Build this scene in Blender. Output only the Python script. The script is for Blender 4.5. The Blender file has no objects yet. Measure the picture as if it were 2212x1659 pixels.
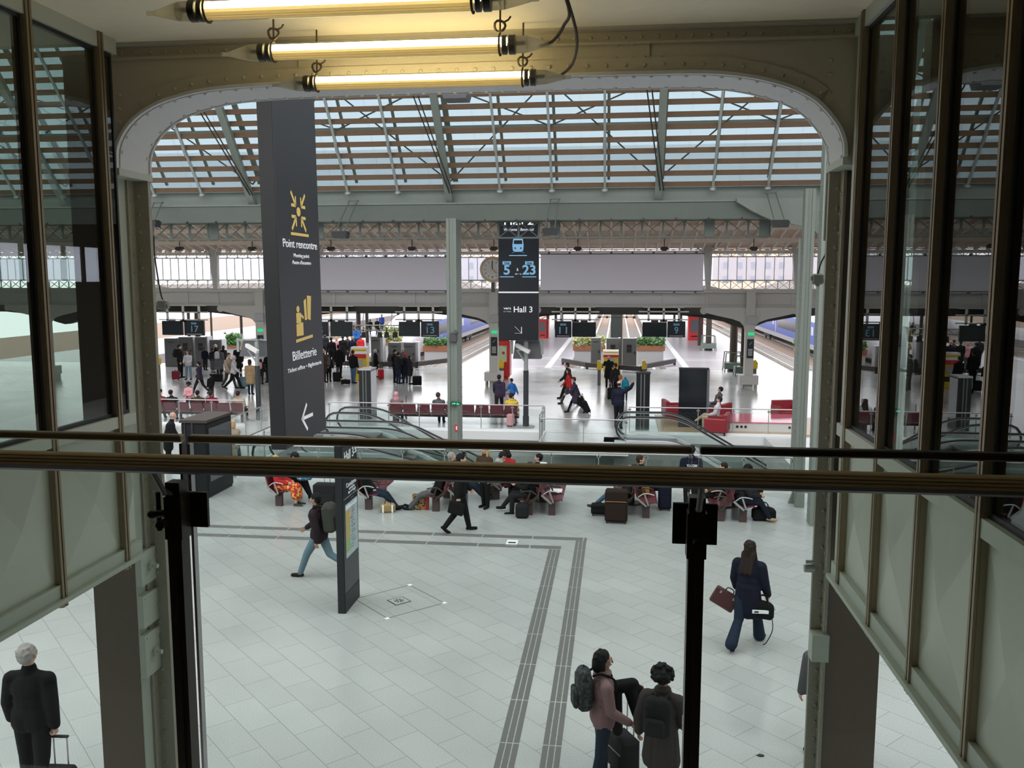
import bpy, math, random
from mathutils import Vector, Matrix
random.seed(4)
C = bpy.context.scene
COL = C.collection
R = math.radians

# ------------------------------------------------------------------ camera
F_PX, EYE = 1900.0, 6.1
PITCH, YAW = R(6.887), R(6.823)
cam = bpy.data.cameras.new('camera')
cam_o = bpy.data.objects.new('camera', cam)
COL.objects.link(cam_o)
cam.sensor_fit = 'HORIZONTAL'
cam.sensor_width = 36.0
cam.lens = 36.0 * F_PX / 2212.0
cam.clip_start, cam.clip_end = 0.05, 900
cam_o.location = (0, 0, EYE)
cam_o.rotation_euler = (math.pi / 2 - PITCH, 0, YAW)
C.camera = cam_o

def ray(px, py):
    s, c = math.sin, math.cos
    F = Vector((-s(YAW) * c(PITCH), c(YAW) * c(PITCH), -s(PITCH)))
    Rt = Vector((c(YAW), s(YAW), 0))
    return F + Rt * ((px - 1106) / F_PX) + Rt.cross(F) * ((829.5 - py) / F_PX)
def fl(px, py, z=0.0):            # point at height z seen in the photo at (px, py)
    d = ray(px, py); t = (z - EYE) / d.z
    return Vector((d.x * t, d.y * t, z))
def at(px, py, Y):                # point at distance Y down the hall
    d = ray(px, py); t = Y / d.y
    return Vector((d.x * t, Y, EYE + d.z * t))

# ------------------------------------------------------------------ light
w = bpy.data.worlds.new('overcast_sky'); C.world = w; w.use_nodes = True
wn = w.node_tree.nodes['Background']
wn.inputs[0].default_value = (0.96, 0.965, 1.0, 1)
wn.inputs[1].default_value = 1.6
C.view_settings.view_transform = 'Standard'
C.view_settings.look = 'None'
C.view_settings.exposure = 0.98
C.view_settings.gamma = 1.0
C.view_settings.use_curve_mapping = False
C.cycles.max_bounces = 8
C.cycles.transparent_max_bounces = 24
C.cycles.sample_clamp_indirect = 6.0

# ------------------------------------------------------------------ materials
MATS = {}
def mat(name, col, rough=0.6, metal=0.0, bump=0.0, scale=40.0, var=0.0, spec=0.5, emit=None, estr=0.0):
    if name in MATS: return MATS[name]
    m = bpy.data.materials.new(name); m.use_nodes = True
    nt = m.node_tree; b = nt.nodes['Principled BSDF']
    b.inputs['Base Color'].default_value = (*col, 1)
    b.inputs['Roughness'].default_value = rough
    b.inputs['Metallic'].default_value = metal
    b.inputs['Specular IOR Level'].default_value = spec
    if emit:
        b.inputs['Emission Color'].default_value = (*emit, 1); b.inputs['Emission Strength'].default_value = estr
    if var or bump:
        tc = nt.nodes.new('ShaderNodeTexCoord'); nz = nt.nodes.new('ShaderNodeTexNoise')
        nz.inputs['Scale'].default_value = scale; nz.inputs['Detail'].default_value = 4
        nt.links.new(tc.outputs['Object'], nz.inputs['Vector'])
        if var:
            mx = nt.nodes.new('ShaderNodeMix'); mx.data_type = 'RGBA'
            mx.inputs['A'].default_value = (*[c * (1 - var) for c in col], 1)
            mx.inputs['B'].default_value = (*[min(1, c * (1 + var)) for c in col], 1)
            nt.links.new(nz.outputs['Fac'], mx.inputs['Factor'])
            nt.links.new(mx.outputs['Result'], b.inputs['Base Color'])
        if bump:
            bp = nt.nodes.new('ShaderNodeBump'); bp.inputs['Strength'].default_value = bump
            bp.inputs['Distance'].default_value = 0.01
            nt.links.new(nz.outputs['Fac'], bp.inputs['Height'])
            nt.links.new(bp.outputs['Normal'], b.inputs['Normal'])
    MATS[name] = m
    return m

def glassmat(name, tint, ior=1.5, rough=0.0, base=0.0, basecol=(.7, .8, .8)):
    m = bpy.data.materials.new(name); m.use_nodes = True; nt = m.node_tree
    for n in list(nt.nodes): nt.nodes.remove(n)
    out = nt.nodes.new('ShaderNodeOutputMaterial')
    tr = nt.nodes.new('ShaderNodeBsdfTransparent'); tr.inputs[0].default_value = (*tint, 1)
    gl = nt.nodes.new('ShaderNodeBsdfGlossy'); gl.inputs['Roughness'].default_value = rough
    fr = nt.nodes.new('ShaderNodeFresnel'); ge = nt.nodes.new('ShaderNodeNewGeometry'); mr = nt.nodes.new('ShaderNodeMapRange')
    mr.inputs[3].default_value = ior; mr.inputs[4].default_value = 1 / ior      # same Fresnel curve on both faces of a thin pane
    nt.links.new(ge.outputs['Backfacing'], mr.inputs[0]); nt.links.new(mr.outputs[0], fr.inputs[0])
    mx = nt.nodes.new('ShaderNodeMixShader')
    nt.links.new(fr.outputs[0], mx.inputs[0]); nt.links.new(tr.outputs[0], mx.inputs[1]); nt.links.new(gl.outputs[0], mx.inputs[2])
    last = mx
    if base:
        tl = nt.nodes.new('ShaderNodeBsdfTranslucent'); tl.inputs[0].default_value = (*basecol, 1)
        m2 = nt.nodes.new('ShaderNodeMixShader'); m2.inputs[0].default_value = base
        nt.links.new(mx.outputs[0], m2.inputs[1]); nt.links.new(tl.outputs[0], m2.inputs[2]); last = m2
    nt.links.new(last.outputs[0], out.inputs[0])
    MATS[name] = m
    return m

def floor_material():
    m = bpy.data.materials.new('granite_tile_floor'); m.use_nodes = True; nt = m.node_tree; L = nt.links.new
    b = nt.nodes['Principled BSDF']
    tc = nt.nodes.new('ShaderNodeTexCoord'); mp = nt.nodes.new('ShaderNodeMapping'); mp.inputs['Rotation'].default_value = (0, 0, R(45))
    L(tc.outputs['Object'], mp.inputs[0])
    br = nt.nodes.new('ShaderNodeTexBrick')
    br.inputs['Color1'].default_value = (.43, .445, .435, 1); br.inputs['Color2'].default_value = (.465, .48, .47, 1)
    br.inputs['Mortar'].default_value = (.27, .285, .28, 1); br.inputs['Scale'].default_value = 1
    br.inputs['Brick Width'].default_value = .92; br.inputs['Row Height'].default_value = .46
    br.inputs['Mortar Size'].default_value = .0055; br.inputs['Mortar Smooth'].default_value = .2
    L(mp.outputs[0], br.inputs['Vector'])
    nz = nt.nodes.new('ShaderNodeTexNoise'); nz.inputs['Scale'].default_value = 70; nz.inputs['Detail'].default_value = 5
    L(tc.outputs['Object'], nz.inputs['Vector'])
    n2 = nt.nodes.new('ShaderNodeTexNoise'); n2.inputs['Scale'].default_value = .55; n2.inputs['Detail'].default_value = 3
    L(tc.outputs['Object'], n2.inputs['Vector'])
    rp = nt.nodes.new('ShaderNodeMapRange'); rp.inputs[1].default_value = .3; rp.inputs[2].default_value = .7; rp.inputs[3].default_value = .80; rp.inputs[4].default_value = 1.16
    L(nz.outputs['Fac'], rp.inputs[0])
    r2 = nt.nodes.new('ShaderNodeMapRange'); r2.inputs[1].default_value = .3; r2.inputs[2].default_value = .7; r2.inputs[3].default_value = .93; r2.inputs[4].default_value = 1.05
    L(n2.outputs['Fac'], r2.inputs[0])
    mu = nt.nodes.new('ShaderNodeMath'); mu.operation = 'MULTIPLY'; L(rp.outputs[0], mu.inputs[0]); L(r2.outputs[0], mu.inputs[1])
    vm = nt.nodes.new('ShaderNodeVectorMath'); vm.operation = 'SCALE'; L(br.outputs['Color'], vm.inputs[0]); L(mu.outputs[0], vm.inputs['Scale'])
    L(vm.outputs[0], b.inputs['Base Color'])
    r3 = nt.nodes.new('ShaderNodeMapRange'); r3.inputs[3].default_value = .13; r3.inputs[4].default_value = .26
    L(n2.outputs['Fac'], r3.inputs[0]); L(r3.outputs[0], b.inputs['Roughness'])
    b.inputs['Specular IOR Level'].default_value = .6
    MATS['floor'] = m
    return m
FLOOR = floor_material()
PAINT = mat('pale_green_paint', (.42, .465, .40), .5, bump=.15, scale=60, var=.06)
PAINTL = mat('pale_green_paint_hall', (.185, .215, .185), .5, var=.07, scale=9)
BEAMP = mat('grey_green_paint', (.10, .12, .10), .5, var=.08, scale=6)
ARCHW = mat('beige_painted_plate', (.40, .37, .29), .55, bump=.2, scale=90, var=.07)
SOFFIT = mat('pale_grey_painted_flange', (.55, .57, .58), .5, bump=.1, scale=60, var=.05)
CREAM = mat('cream_painted_steel', (.52, .51, .47), .5, var=.06, scale=8)
CEIL = mat('cream_ceiling_paint', (.80, .73, .56), .7, bump=.1, scale=12, var=.05)
PANEL = mat('pale_enamel_panel', (.47, .50, .42), .30, metal=.3, bump=.05, scale=5)
BRONZE = mat('bronze_anodised', (.27, .215, .14), .38, metal=.6)
BROWN = mat('brown_cladding', (.125, .095, .07), .6, var=.1, scale=30)
RAILB = mat('ribbed_bronze_rail', (.40, .30, .165), .5, metal=.0)
DARKST = mat('dark_bronze_steel', (.05, .038, .027), .4, metal=.3)
BLACK = mat('black_plastic', (.012, .012, .013), .45)
BLACKG = mat('black_gloss', (.010, .012, .016), .12)
SIGNG = mat('charcoal_sign_face', (.018, .019, .022), .4, var=.04, scale=4)
SIGNB = mat('black_sign_panel', (.008, .010, .014), .3)
GOLD = mat('mustard_print', (.60, .44, .13), .6)
WHITEP = mat('white_print', (.85, .87, .88), .6)
BLUEP = mat('light_blue_print', (.20, .42, .62), .6)
STEEL = mat('brushed_steel', (.45, .45, .45), .28, metal=.9)
GALV = mat('galvanised_steel', (.35, .38, .36), .4, metal=.4)
WOOD = mat('brown_timber_slat', (.125, .072, .034), .65, var=.2, scale=15)
JOIST = mat('pale_timber', (.75, .66, .56), .7, var=.1, scale=5)
GLASS = glassmat('clear_glass', (.93, .97, .95), 1.45)
GLASSD = glassmat('tinted_window_glass', (.55, .62, .58), 2.1)
GLASSG = glassmat('green_edge_glass', (.93, .957, .95), 1.5)
SKYG = glassmat('skylight_glass', (.52, .57, .59), 1.2, .3, .5, (.44, .515, .54))
FROST = glassmat('frosted_glass', (.74, .75, .80), 1.3, .3, .3, (.8, .8, .86))
MAROON = mat('maroon_seat', (.12, .022, .032), .35)
REDV = mat('red_upholstery', (.24, .018, .025), .45, var=.08, scale=20)
SKIN = mat('skin', (.52, .31, .22), .55)
CONC = mat('grey_concrete', (.34, .36, .34), .8, var=.15, scale=1.3, bump=.1)
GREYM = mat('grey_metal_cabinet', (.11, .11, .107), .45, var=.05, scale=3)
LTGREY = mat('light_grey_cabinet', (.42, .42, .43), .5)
YEL = mat('yellow_plastic', (.75, .52, .03), .4)
REDP = mat('red_plastic', (.62, .03, .03), .35)
BALLAST = mat('railway_ballast', (.25, .175, .13), .95, var=.55, scale=9, bump=.8)
PLATF = mat('platform_asphalt', (.27, .255, .27), .30, var=.1, scale=1.2)
STRIPE = mat('white_platform_stripe', (.62, .60, .62), .4)
RAILM = mat('rail_steel', (.6, .58, .56), .25, metal=.8)
LEAF = mat('green_leaves', (.07, .17, .04), .6, var=.4, scale=6)
LEAFY = mat('yellow_green_leaves', (.35, .38, .14), .6, var=.3, scale=6)
TERRA = mat('terracotta_planter', (.30, .12, .06), .6)
TRAINB = mat('train_blue', (.065, .12, .48), .3)
TRAINW = mat('train_silver', (.62, .62, .66), .3)
TRAINK = mat('train_window_dark', (.02, .022, .03), .15)

# ------------------------------------------------------------------ mesh kit
class MB:
    def __init__(s, o=(0, 0, 0)): s.v = []; s.f = []; s.m = []; s.sm = []; s.mats = []; s.o = Vector(o); s.cur = 0; s.smooth = False
    def mt(s, m):
        if m not in s.mats: s.mats.append(m)
        s.cur = s.mats.index(m); return s
    def add(s, vs, fs, smooth=None):
        n = len(s.v); s.v += [Vector(v) - s.o for v in vs]
        for f in fs: s.f.append([i + n for i in f]); s.m.append(s.cur); s.sm.append(s.smooth if smooth is None else smooth)
        return s
    def box(s, x0, x1, y0, y1, z0, z1):
        return s.add([(x0, y0, z0), (x1, y0, z0), (x1, y1, z0), (x0, y1, z0), (x0, y0, z1), (x1, y0, z1), (x1, y1, z1), (x0, y1, z1)],
              [(3, 2, 1, 0), (4, 5, 6, 7), (0, 1, 5, 4), (1, 2, 6, 5), (2, 3, 7, 6), (3, 0, 4, 7)])
    def rbox(s, x0, x1, y0, y1, z0, z1, r=.02):   # box with chamfered edges
        xs, ys, zs = (x0, x1), (y0, y1), (z0, z1); vs = []; idx = {}
        for i in (0, 1):
            for j in (0, 1):
                for k in (0, 1):
                    p = [xs[i], ys[j], zs[k]]; d = [r * (1, -1)[i], r * (1, -1)[j], r * (1, -1)[k]]
                    for a in range(3):
                        q = [p[b] + (0 if b == a else d[b]) for b in range(3)]
                        idx[(i, j, k, a)] = len(vs); vs.append(q)
        fs = []
        for a in range(3):
            b, c = (a + 1) % 3, (a + 2) % 3
            for u in (0, 1):
                ring = []
                for (p, q) in ((0, 0), (1, 0), (1, 1), (0, 1)):
                    t = [0, 0, 0]; t[a] = u; t[b] = p; t[c] = q; ring.append(idx[(*t, a)])
                fs.append(ring if u else ring[::-1])
            for (p, q) in ((0, 0), (1, 0), (1, 1), (0, 1)):     # edges along axis a
                t0 = [0, 0, 0]; t0[a] = 0; t0[b] = p; t0[c] = q; t1 = list(t0); t1[a] = 1
                e = [idx[(*t0, b)], idx[(*t1, b)], idx[(*t1, c)], idx[(*t0, c)]]
                fs.append(e if (p + q) % 2 == 0 else e[::-1])
        for i in (0, 1):
            for j in (0, 1):
                for k in (0, 1):
                    e = [idx[(i, j, k, 0)], idx[(i, j, k, 1)], idx[(i, j, k, 2)]]
                    fs.append(e if (i + j + k) % 2 else e[::-1])
        return s.add(vs, fs)
    def frame(s, d):
        d = Vector(d).normalized(); u = d.orthogonal().normalized() if abs(d.z) > .99 else d.cross(Vector((0, 0, 1))).normalized()
        return u, u.cross(d)
    def cyl(s, p0, p1, r0, r1=None, n=10, smooth=True):
        p0, p1 = Vector(p0), Vector(p1); r1 = r0 if r1 is None else r1
        u, v = s.frame(p1 - p0); vs = []
        for p, r in ((p0, r0), (p1, r1)):
            for i in range(n):
                a = 2 * math.pi * i / n; vs.append(p + u * r * math.cos(a) + v * r * math.sin(a))
        s.add(vs, [(i, (i + 1) % n, n + (i + 1) % n, n + i) for i in range(n)], smooth)
        return s.add(vs, [list(range(n))[::-1], list(range(n, 2 * n))], False)
    def bar(s, p0, p1, wd, ht=None):             # square bar
        ht = ht or wd; p0, p1 = Vector(p0), Vector(p1); u, v = s.frame(p1 - p0); vs = []
        for p in (p0, p1):
            for a, b in ((-1, -1), (1, -1), (1, 1), (-1, 1)): vs.append(p + u * a * wd / 2 + v * b * ht / 2)
        return s.add(vs, [(0, 1, 2, 3), (7, 6, 5, 4), (0, 4, 5, 1), (1, 5, 6, 2), (2, 6, 7, 3), (3, 7, 4, 0)])
    def tube(s, pts, r, n=8, closed=False):
        pts = [Vector(p) for p in pts]; N = len(pts); rr = r if isinstance(r, (list, tuple)) else [r] * N; vs = []; u = None
        for i, p in enumerate(pts):
            d = (pts[(i + 1) % N] - pts[i - 1]) if closed else (pts[min(i + 1, N - 1)] - pts[max(i - 1, 0)])
            d.normalize()
            if u is None: u = s.frame(d)[0]
            u = (u - d * u.dot(d)).normalized(); v = u.cross(d)
            for k in range(n):
                a = 2 * math.pi * k / n; vs.append(p + (u * math.cos(a) + v * math.sin(a)) * rr[i])
        fs = []
        for i in range(N if closed else N - 1):
            j = (i + 1) % N
            for k in range(n): fs.append((i * n + k, i * n + (k + 1) % n, j * n + (k + 1) % n, j * n + k))
        if not closed: fs += [[k for k in range(n)][::-1], [(N - 1) * n + k for k in range(n)]]
        return s.add(vs, fs, True)
    def ell(s, c, r, nu=12, nv=8, rot=None):
        c = Vector(c); r = (r, r, r) if isinstance(r, (int, float)) else r; vs = []; fs = []
        M = rot or Matrix.Identity(3)
        for j in range(1, nv):
            t = math.pi * j / nv
            for i in range(nu):
                a = 2 * math.pi * i / nu
                vs.append(c + M @ Vector((r[0] * math.sin(t) * math.cos(a), r[1] * math.sin(t) * math.sin(a), r[2] * math.cos(t))))
        top, bot = len(vs), len(vs) + 1
        vs += [c + M @ Vector((0, 0, r[2])), c + M @ Vector((0, 0, -r[2]))]
        for j in range(nv - 2):
            for i in range(nu): fs.append((j * nu + i, (j + 1) * nu + i, (j + 1) * nu + (i + 1) % nu, j * nu + (i + 1) % nu))
        for i in range(nu): fs.append((top, i, (i + 1) % nu)); fs.append((bot, (nv - 2) * nu + (i + 1) % nu, (nv - 2) * nu + i))
        return s.add(vs, fs, True)
    def prism(s, poly, axis, a0, a1):            # poly in the two other axes; counter-clockwise
        n = len(poly); vs = []
        for a in (a0, a1):
            for p, q in poly: vs.append({'x': (a, p, q), 'y': (p, a, q), 'z': (p, q, a)}[axis])
        fs = [list(range(n))[::-1], list(range(n, 2 * n))] + [(i, (i + 1) % n, n + (i + 1) % n, n + i) for i in range(n)]
        return s.add(vs, fs)
    def strip(s, inner, outer, axis, a0, a1):    # closed band between two matching polylines, thickness a0..a1
        for i in range(len(inner) - 1):
            s.prism([inner[i], inner[i + 1], outer[i + 1], outer[i]], axis, a0, a1)
        return s
    def xf(s, M):
        s.v = [M @ v for v in s.v]; return s
    def build(s, name, material=None, parent=None, smooth=None):
        me = bpy.data.meshes.new(name); me.from_pydata([tuple(v) for v in s.v], [], s.f)
        ms = s.mats or [material]
        for m in ms: me.materials.append(m)
        me.polygons.foreach_set('material_index', s.m if s.mats else [0] * len(s.f))
        me.polygons.foreach_set('use_smooth', s.sm if smooth is None else [smooth] * len(s.f))
        o = bpy.data.objects.new(name, me); COL.objects.link(o)
        if parent is not None: o.parent = parent
        else: o.location = s.o
        return o

LABELS = set()
def tag(o, label, cat, group=None, kind=None):
    o['label'] = label; o['category'] = cat
    if group: o['group'] = group
    if kind: o['kind'] = kind
    return o
def thing(name, label, cat, loc=(0, 0, 0), rz=0.0, group=None):
    o = bpy.data.objects.new(name, None); COL.objects.link(o); o.location = loc; o.rotation_euler = (0, 0, rz)
    o.empty_display_size = .2
    return tag(o, label, cat, group)
def struct(name, mb=None, m=None, loc=(0, 0, 0)):
    if mb is None:
        o = bpy.data.objects.new(name, None); COL.objects.link(o); o.location = loc
    else: o = mb.build(name, m)
    o['kind'] = 'structure'
    return o
def dup(o, loc=None, rz=None, label=None, parent=None):
    c = o.copy(); COL.objects.link(c)
    if parent is not None: c.parent = parent
    for ch in list(o.children): dup(ch, parent=c)
    if loc is not None: c.location = loc
    if rz is not None: c.rotation_euler = (0, 0, rz)
    if label: c['label'] = label
    return c

TEXTS = []
def text(s, height, m, parent, loc, rot, width=None, align='CENTER', bold=0.0, shear=0.0, depth=.003):
    cu = bpy.data.curves.new('lettering', 'FONT'); cu.body = s; cu.size = height / .70
    cu.align_x = align; cu.align_y = 'CENTER'; cu.extrude = depth; cu.offset = bold * height; cu.shear = shear
    cu.materials.append(m)
    o = bpy.data.objects.new('lettering', cu); COL.objects.link(o); o.parent = parent; o.location = loc; o.rotation_euler = rot
    if width: TEXTS.append((o, width))
    return o
FRONT = (R(90), 0, 0)            # lettering that faces the viewer (-Y)
SIDE = (R(90), 0, R(90))         # lettering on a face that looks to +X, reading towards +Y

# ================================================================== THE NEAR ROOM (footbridge)
XL, XR, ZB, ZM, ZC = -3.47, 1.50, 4.10, 5.08, 7.72
struct('ceiling', MB().box(-7, 4, -5, 6.05, ZC, ZC + .25), CEIL)
struct('floor', MB().box(-7, 4, -5, 1.75, ZB, 4.45).box(-7, XL - .08, 1.75, 6.0, ZB, 4.45).box(XR + .08, 4, 1.75, 6.0, ZB, 4.45), mat('footbridge_floor', (.16, .15, .13), .5))
struct('wall_back', MB().box(-7, 4, -5.2, -5, ZB, ZC), mat('back_wall_paint', (.35, .31, .24), .7))
struct('wall_far_left', MB().box(-7.15, -7, -5, 6.0, ZB, ZC), mat('corridor_wall', (.20, .17, .13), .7))
struct('wall_far_right', MB().box(4, 4.15, -5, 6.4, ZB, ZC).box(1.95, 4, 6.05, 6.2, ZB, ZC), MATS['corridor_wall'])

def side_wall(name, X, s, ys, yend):
    # s: +1 when the room lies on the +X side of the wall
    g = struct(name, loc=(X, 0, 0)); g['kind'] = 'structure'
    def sx(a, b): return (min(a * s, b * s), max(a * s, b * s))
    for nm, z0, z1, d in (('bottom_rail', ZB, ZB + .09, .03), ('middle_rail', ZM - .02, ZM + .06, .035), ('top_rail', ZC - .10, ZC, .03)):
        MB().box(*sx(-.05, d), -5, yend, z0, z1).build(nm, PAINT, g)
    MB().box(*sx(-.05, .06), -5, yend, ZB - .03, ZB).build('sill', PAINT, g)
    for y in ys:
        b = MB(); b.box(*sx(-.06, .028), y - .03, y + .03, ZB - .06, ZC); b.box(*sx(.028, .042), y - .026, y - .006, ZB - .06, ZC); b.box(*sx(.028, .042), y + .006, y + .026, ZB - .06, ZC)
        b.build('mullion', BRONZE, g)
    e = sorted(ys + [yend])
    for a, c in zip([e[0] - .72] + e[:-1], e):
        if c - a < .2:
            MB().box(*sx(-.01, .01), a, c, ZB + .09, ZC - .1).build('filler_plate', PAINT, g); continue
        y0, y1, z0, z1 = a + .03, c - .03, ZB + .09, ZM - .02
        if y1 < -1: continue
        ym, zm = (y0 + y1) / 2, (z0 + z1) / 2
        q = [(0, y0, z0), (0, y1, z0), (0, y1, z1), (0, y0, z1), (s * .045, ym, zm)]
        f = [(0, 1, 4), (1, 2, 4), (2, 3, 4), (3, 0, 4)]
        MB().add(q, f if s > 0 else [t[::-1] for t in f], False).box(*sx(-.03, -.01), y0, y1, z0, z1).build('panel', PANEL, g)
        b = MB()
        for (p, r, u, v) in ((y0, y0 + .018, ZM + .06, ZC - .1), (y1 - .018, y1, ZM + .06, ZC - .1)): b.box(*sx(-.03, .006), p, r, u, v)
        for (u, v) in ((ZM + .06, ZM + .085), (ZC - .125, ZC - .1)): b.box(*sx(-.03, .006), y0 + .018, y1 - .018, u, v)
        b.build('gasket', BLACK, g)
        MB().box(*sx(-.010, -.002), y0 + .01, y1 - .01, ZM + .07, ZC - .11).build('pane', GLASSD, g)
    return g
side_wall('wall_left', XL, 1, [5.70 - .73 * k for k in range(12)], 5.90)
side_wall('wall_right', XR, -1, [5.82 - .715 * k for k in range(12)], 6.02)

def rivet(b, p, d, r=.016):       # a low dome at p looking along d
    d = Vector(d); u, v = b.frame(d); n = 7; p = Vector(p); vs = [p + d * r * .75]
    for k, h in ((1.0, 0), (.75, .55)):
        for i in range(n):
            a = 2 * math.pi * i / n; vs.append(p + (u * math.cos(a) + v * math.sin(a)) * r * k + d * r * h)
    b.add(vs, [(1 + i, 1 + (i + 1) % n, 1 + n + (i + 1) % n, 1 + n + i) for i in range(n)] + [(0, 1 + n + i, 1 + n + (i + 1) % n) for i in range(n)], True)

def near_column(label, s, X0, X1, X2, yb, name='riveted_column'):
    # X0 opening edge of flange, X1 web plane, X2 outer edge; s=+1 opening towards +X
    t = thing(name, label, 'column', ((X1 + X2) / 2, 6.4, 0))
    def L(): return MB(t.location)
    L().box(min(X1, X2) + (.02 if s > 0 else 0), max(X1, X2), yb, 6.5, 0, ZC).build('brown_cladding', BROWN, t)['label'] = 'dark brown lower cladding'
    L().box(min(X1, X1 + s * .012), max(X1, X1 + s * .012), yb + .002, 6.46, 0, 6.86).build('web_plate', PAINT, t)
    b = L(); b.mt(mat('shaded_flange_paint', (.30, .29, .235), .6, bump=.6, scale=55, var=.12)); b.box(min(X0, X1), max(X0, X1), 6.46, 6.5, 0, 6.86)  # darker than the web: shade of the turned-away side put into the colour
    z = .1
    while z < 6.8:
        rivet(b, ((X0 * .45 + X1 * .55), 6.46, z), (0, -1, 0)); z += .135
    b.box(min(X1 + s * .012, X1 + s * .03), max(X1 + s * .012, X1 + s * .03), 6.37, 6.46, 0, 6.86)
    z = .06
    while z < 6.8:
        rivet(b, (X1 + s * .03, 6.415, z), (s, 0, 0)); z += .135
    b.build('flange', None, t)
    L().box(min(X0 + s * .01, X1 - s * .05), max(X0 + s * .01, X1 - s * .05), 6.06, 6.52, 6.83, 6.88).build('cap_plate', PAINT, t)
    return t
cl = near_column('riveted pale green column with brown face, left of the arch opening', 1, -3.57, -3.715, -4.09, 6.25)
near_column('riveted pale green column with brown face, right of the arch opening', -1, 1.45, 1.555, 1.93, 6.40)
for z0, z1, nm in ((3.70, 3.97, 'p'), (3.36, 3.62, 'q'), (2.95, 3.3, 'r')):
    b = MB(); b.mt(PAINT).box(-3.70, -3.655, 6.24, 6.47 + (.05 if nm == 'q' else 0), z0, z1)
    if nm != 'q': b.cyl((-3.655, 6.36, (z0 + z1) / 2), (-3.63, 6.36, (z0 + z1) / 2), .035, n=10); b.cyl((-3.63, 6.36, (z0 + z1) / 2), (-3.585, 6.36, (z0 + z1) / 2), .018, n=8)
    for y in (6.27, 6.44): rivet(b, (-3.655, y, z1 - .03), (1, 0, 0), .01)
    o = b.build('bolted_plate', None); tag(o, {'p': 'upper bolted steel plate on the left riveted column', 'q': 'middle slanting steel plate lapped on the left riveted column', 'r': 'lowest bolted steel plate on the left riveted column'}[nm], 'bracket')
b = MB(); b.mt(PAINT).box(1.44, 1.56, 6.34, 6.46, 3.32, 3.52); o = b.build('bracket_plate'); tag(o, 'pale green folded steel plate on the right riveted column', 'bracket')
b = MB(); b.mt(GALV).cyl((1.39, 6.47, 3.98), (1.46, 6.47, 3.98), .03); b.cyl((1.40, 6.47, 4.03), (1.46, 6.47, 4.03), .015); o = b.build('pipe_clamp'); tag(o, 'small metal clamp on the edge of the right riveted column', 'clamp')

# riveted arch
def smooth_curve(P, n=5):
    out = []
    for i in range(len(P) - 1):
        p0, p1, p2, p3 = [Vector((*P[max(0, min(len(P) - 1, k))], 0)) for k in (i - 1, i, i + 1, i + 2)]
        for j in range(n):
            t = j / n
            v = .5 * ((2 * p1) + (-p0 + p2) * t + (2 * p0 - 5 * p1 + 4 * p2 - p3) * t * t + (-p0 + 3 * p1 - 3 * p2 + p3) * t ** 3)
            out.append((v.x, v.y))
    return out + [P[-1]]
AP = smooth_curve([(-3.56, 6.88), (-3.545, 7.03), (-3.45, 7.175), (-3.29, 7.285), (-3.08, 7.355), (-2.80, 7.40), (-2.3, 7.42), (-1.1, 7.425), (.2, 7.425), (.66, 7.41), (.98, 7.35), (1.22, 7.25), (1.37, 7.10), (1.43, 6.98), (1.44, 6.88)])
t = thing('riveted_arch', 'riveted beige steel arch spanning the top of the bridge opening', 'arch', (-1.05, 6.25, 7.4))
def L(): return MB(t.location)
b = L()
for y0, y1 in ((6.06, 6.08), (6.46, 6.49)):
    for i in range(len(AP) - 1):
        (a0, z0), (a1, z1) = AP[i], AP[i + 1]
        if abs(a1 - a0) > 1e-4: b.prism([(a0, z0), (a1, z1), (a1, ZC + .02), (a0, ZC + .02)], 'y', y0, y1)
    b.box(-3.72, -3.56, y0, y1, 6.88, ZC + .02); b.box(1.44, 1.6, y0, y1, 6.88, ZC + .02)
b.build('web', ARCHW, t)
b = L(); b.mt(SOFFIT)
out = []
for i, p in enumerate(AP):
    q0, q1 = Vector(AP[max(0, i - 1)]), Vector(AP[min(len(AP) - 1, i + 1)]); d = (q1 - q0).normalized(); nrm = Vector((-d.y, d.x)); out.append((p[0] + nrm.x * .022, p[1] + nrm.y * .022))
b.strip(AP, out, 'y', 6.03, 6.51)
acc = 0
for i in range(1, len(AP)):
    p0, p1 = Vector(AP[i - 1]), Vector(AP[i]); l = (p1 - p0).length; d = (p1 - p0).normalized(); n2 = Vector((d.y, -d.x)); s0 = -acc
    while s0 + .115 <= l:
        s0 += .115; q = p0 + d * s0
        for y in (6.10, 6.44): rivet(b, (q.x, y, q.y), (n2.x, 0, n2.y), .015)
    acc = l - s0
b.build('soffit_flange', None, t)
b = L(); b.mt(ARCHW); ang = [(p[0] - .0, p[1]) for p in out]; o2 = []
for i, p in enumerate(AP):
    q0, q1 = Vector(AP[max(0, i - 1)]), Vector(AP[min(len(AP) - 1, i + 1)]); d = (q1 - q0).normalized(); o2.append((p[0] - d.y * .11, p[1] + d.x * .11))
b.strip(out[14:-14], o2[14:-14], 'y', 6.048, 6.06)
acc = 0
for i in range(15, len(AP) - 14):
    p0, p1 = Vector(AP[i - 1]), Vector(AP[i]); l = (p1 - p0).length; d = (p1 - p0).normalized(); s0 = -acc
    while s0 + .125 <= l:
        s0 += .125; q = p0 + d * s0; rivet(b, (q.x - d.y * .065, 6.048, q.y + d.x * .065), (0, -1, 0), .015)
    acc = l - s0
b.box(-3.6, 1.5, 6.03, 6.06, ZC - .10, ZC - .085); b.box(-3.6, 1.5, 5.97, 6.06, ZC - .015, ZC + .01)
x = -3.5
while x < 1.45: rivet(b, (x, 6.06, ZC - .05), (0, -1, 0), .013); x += .11
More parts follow.
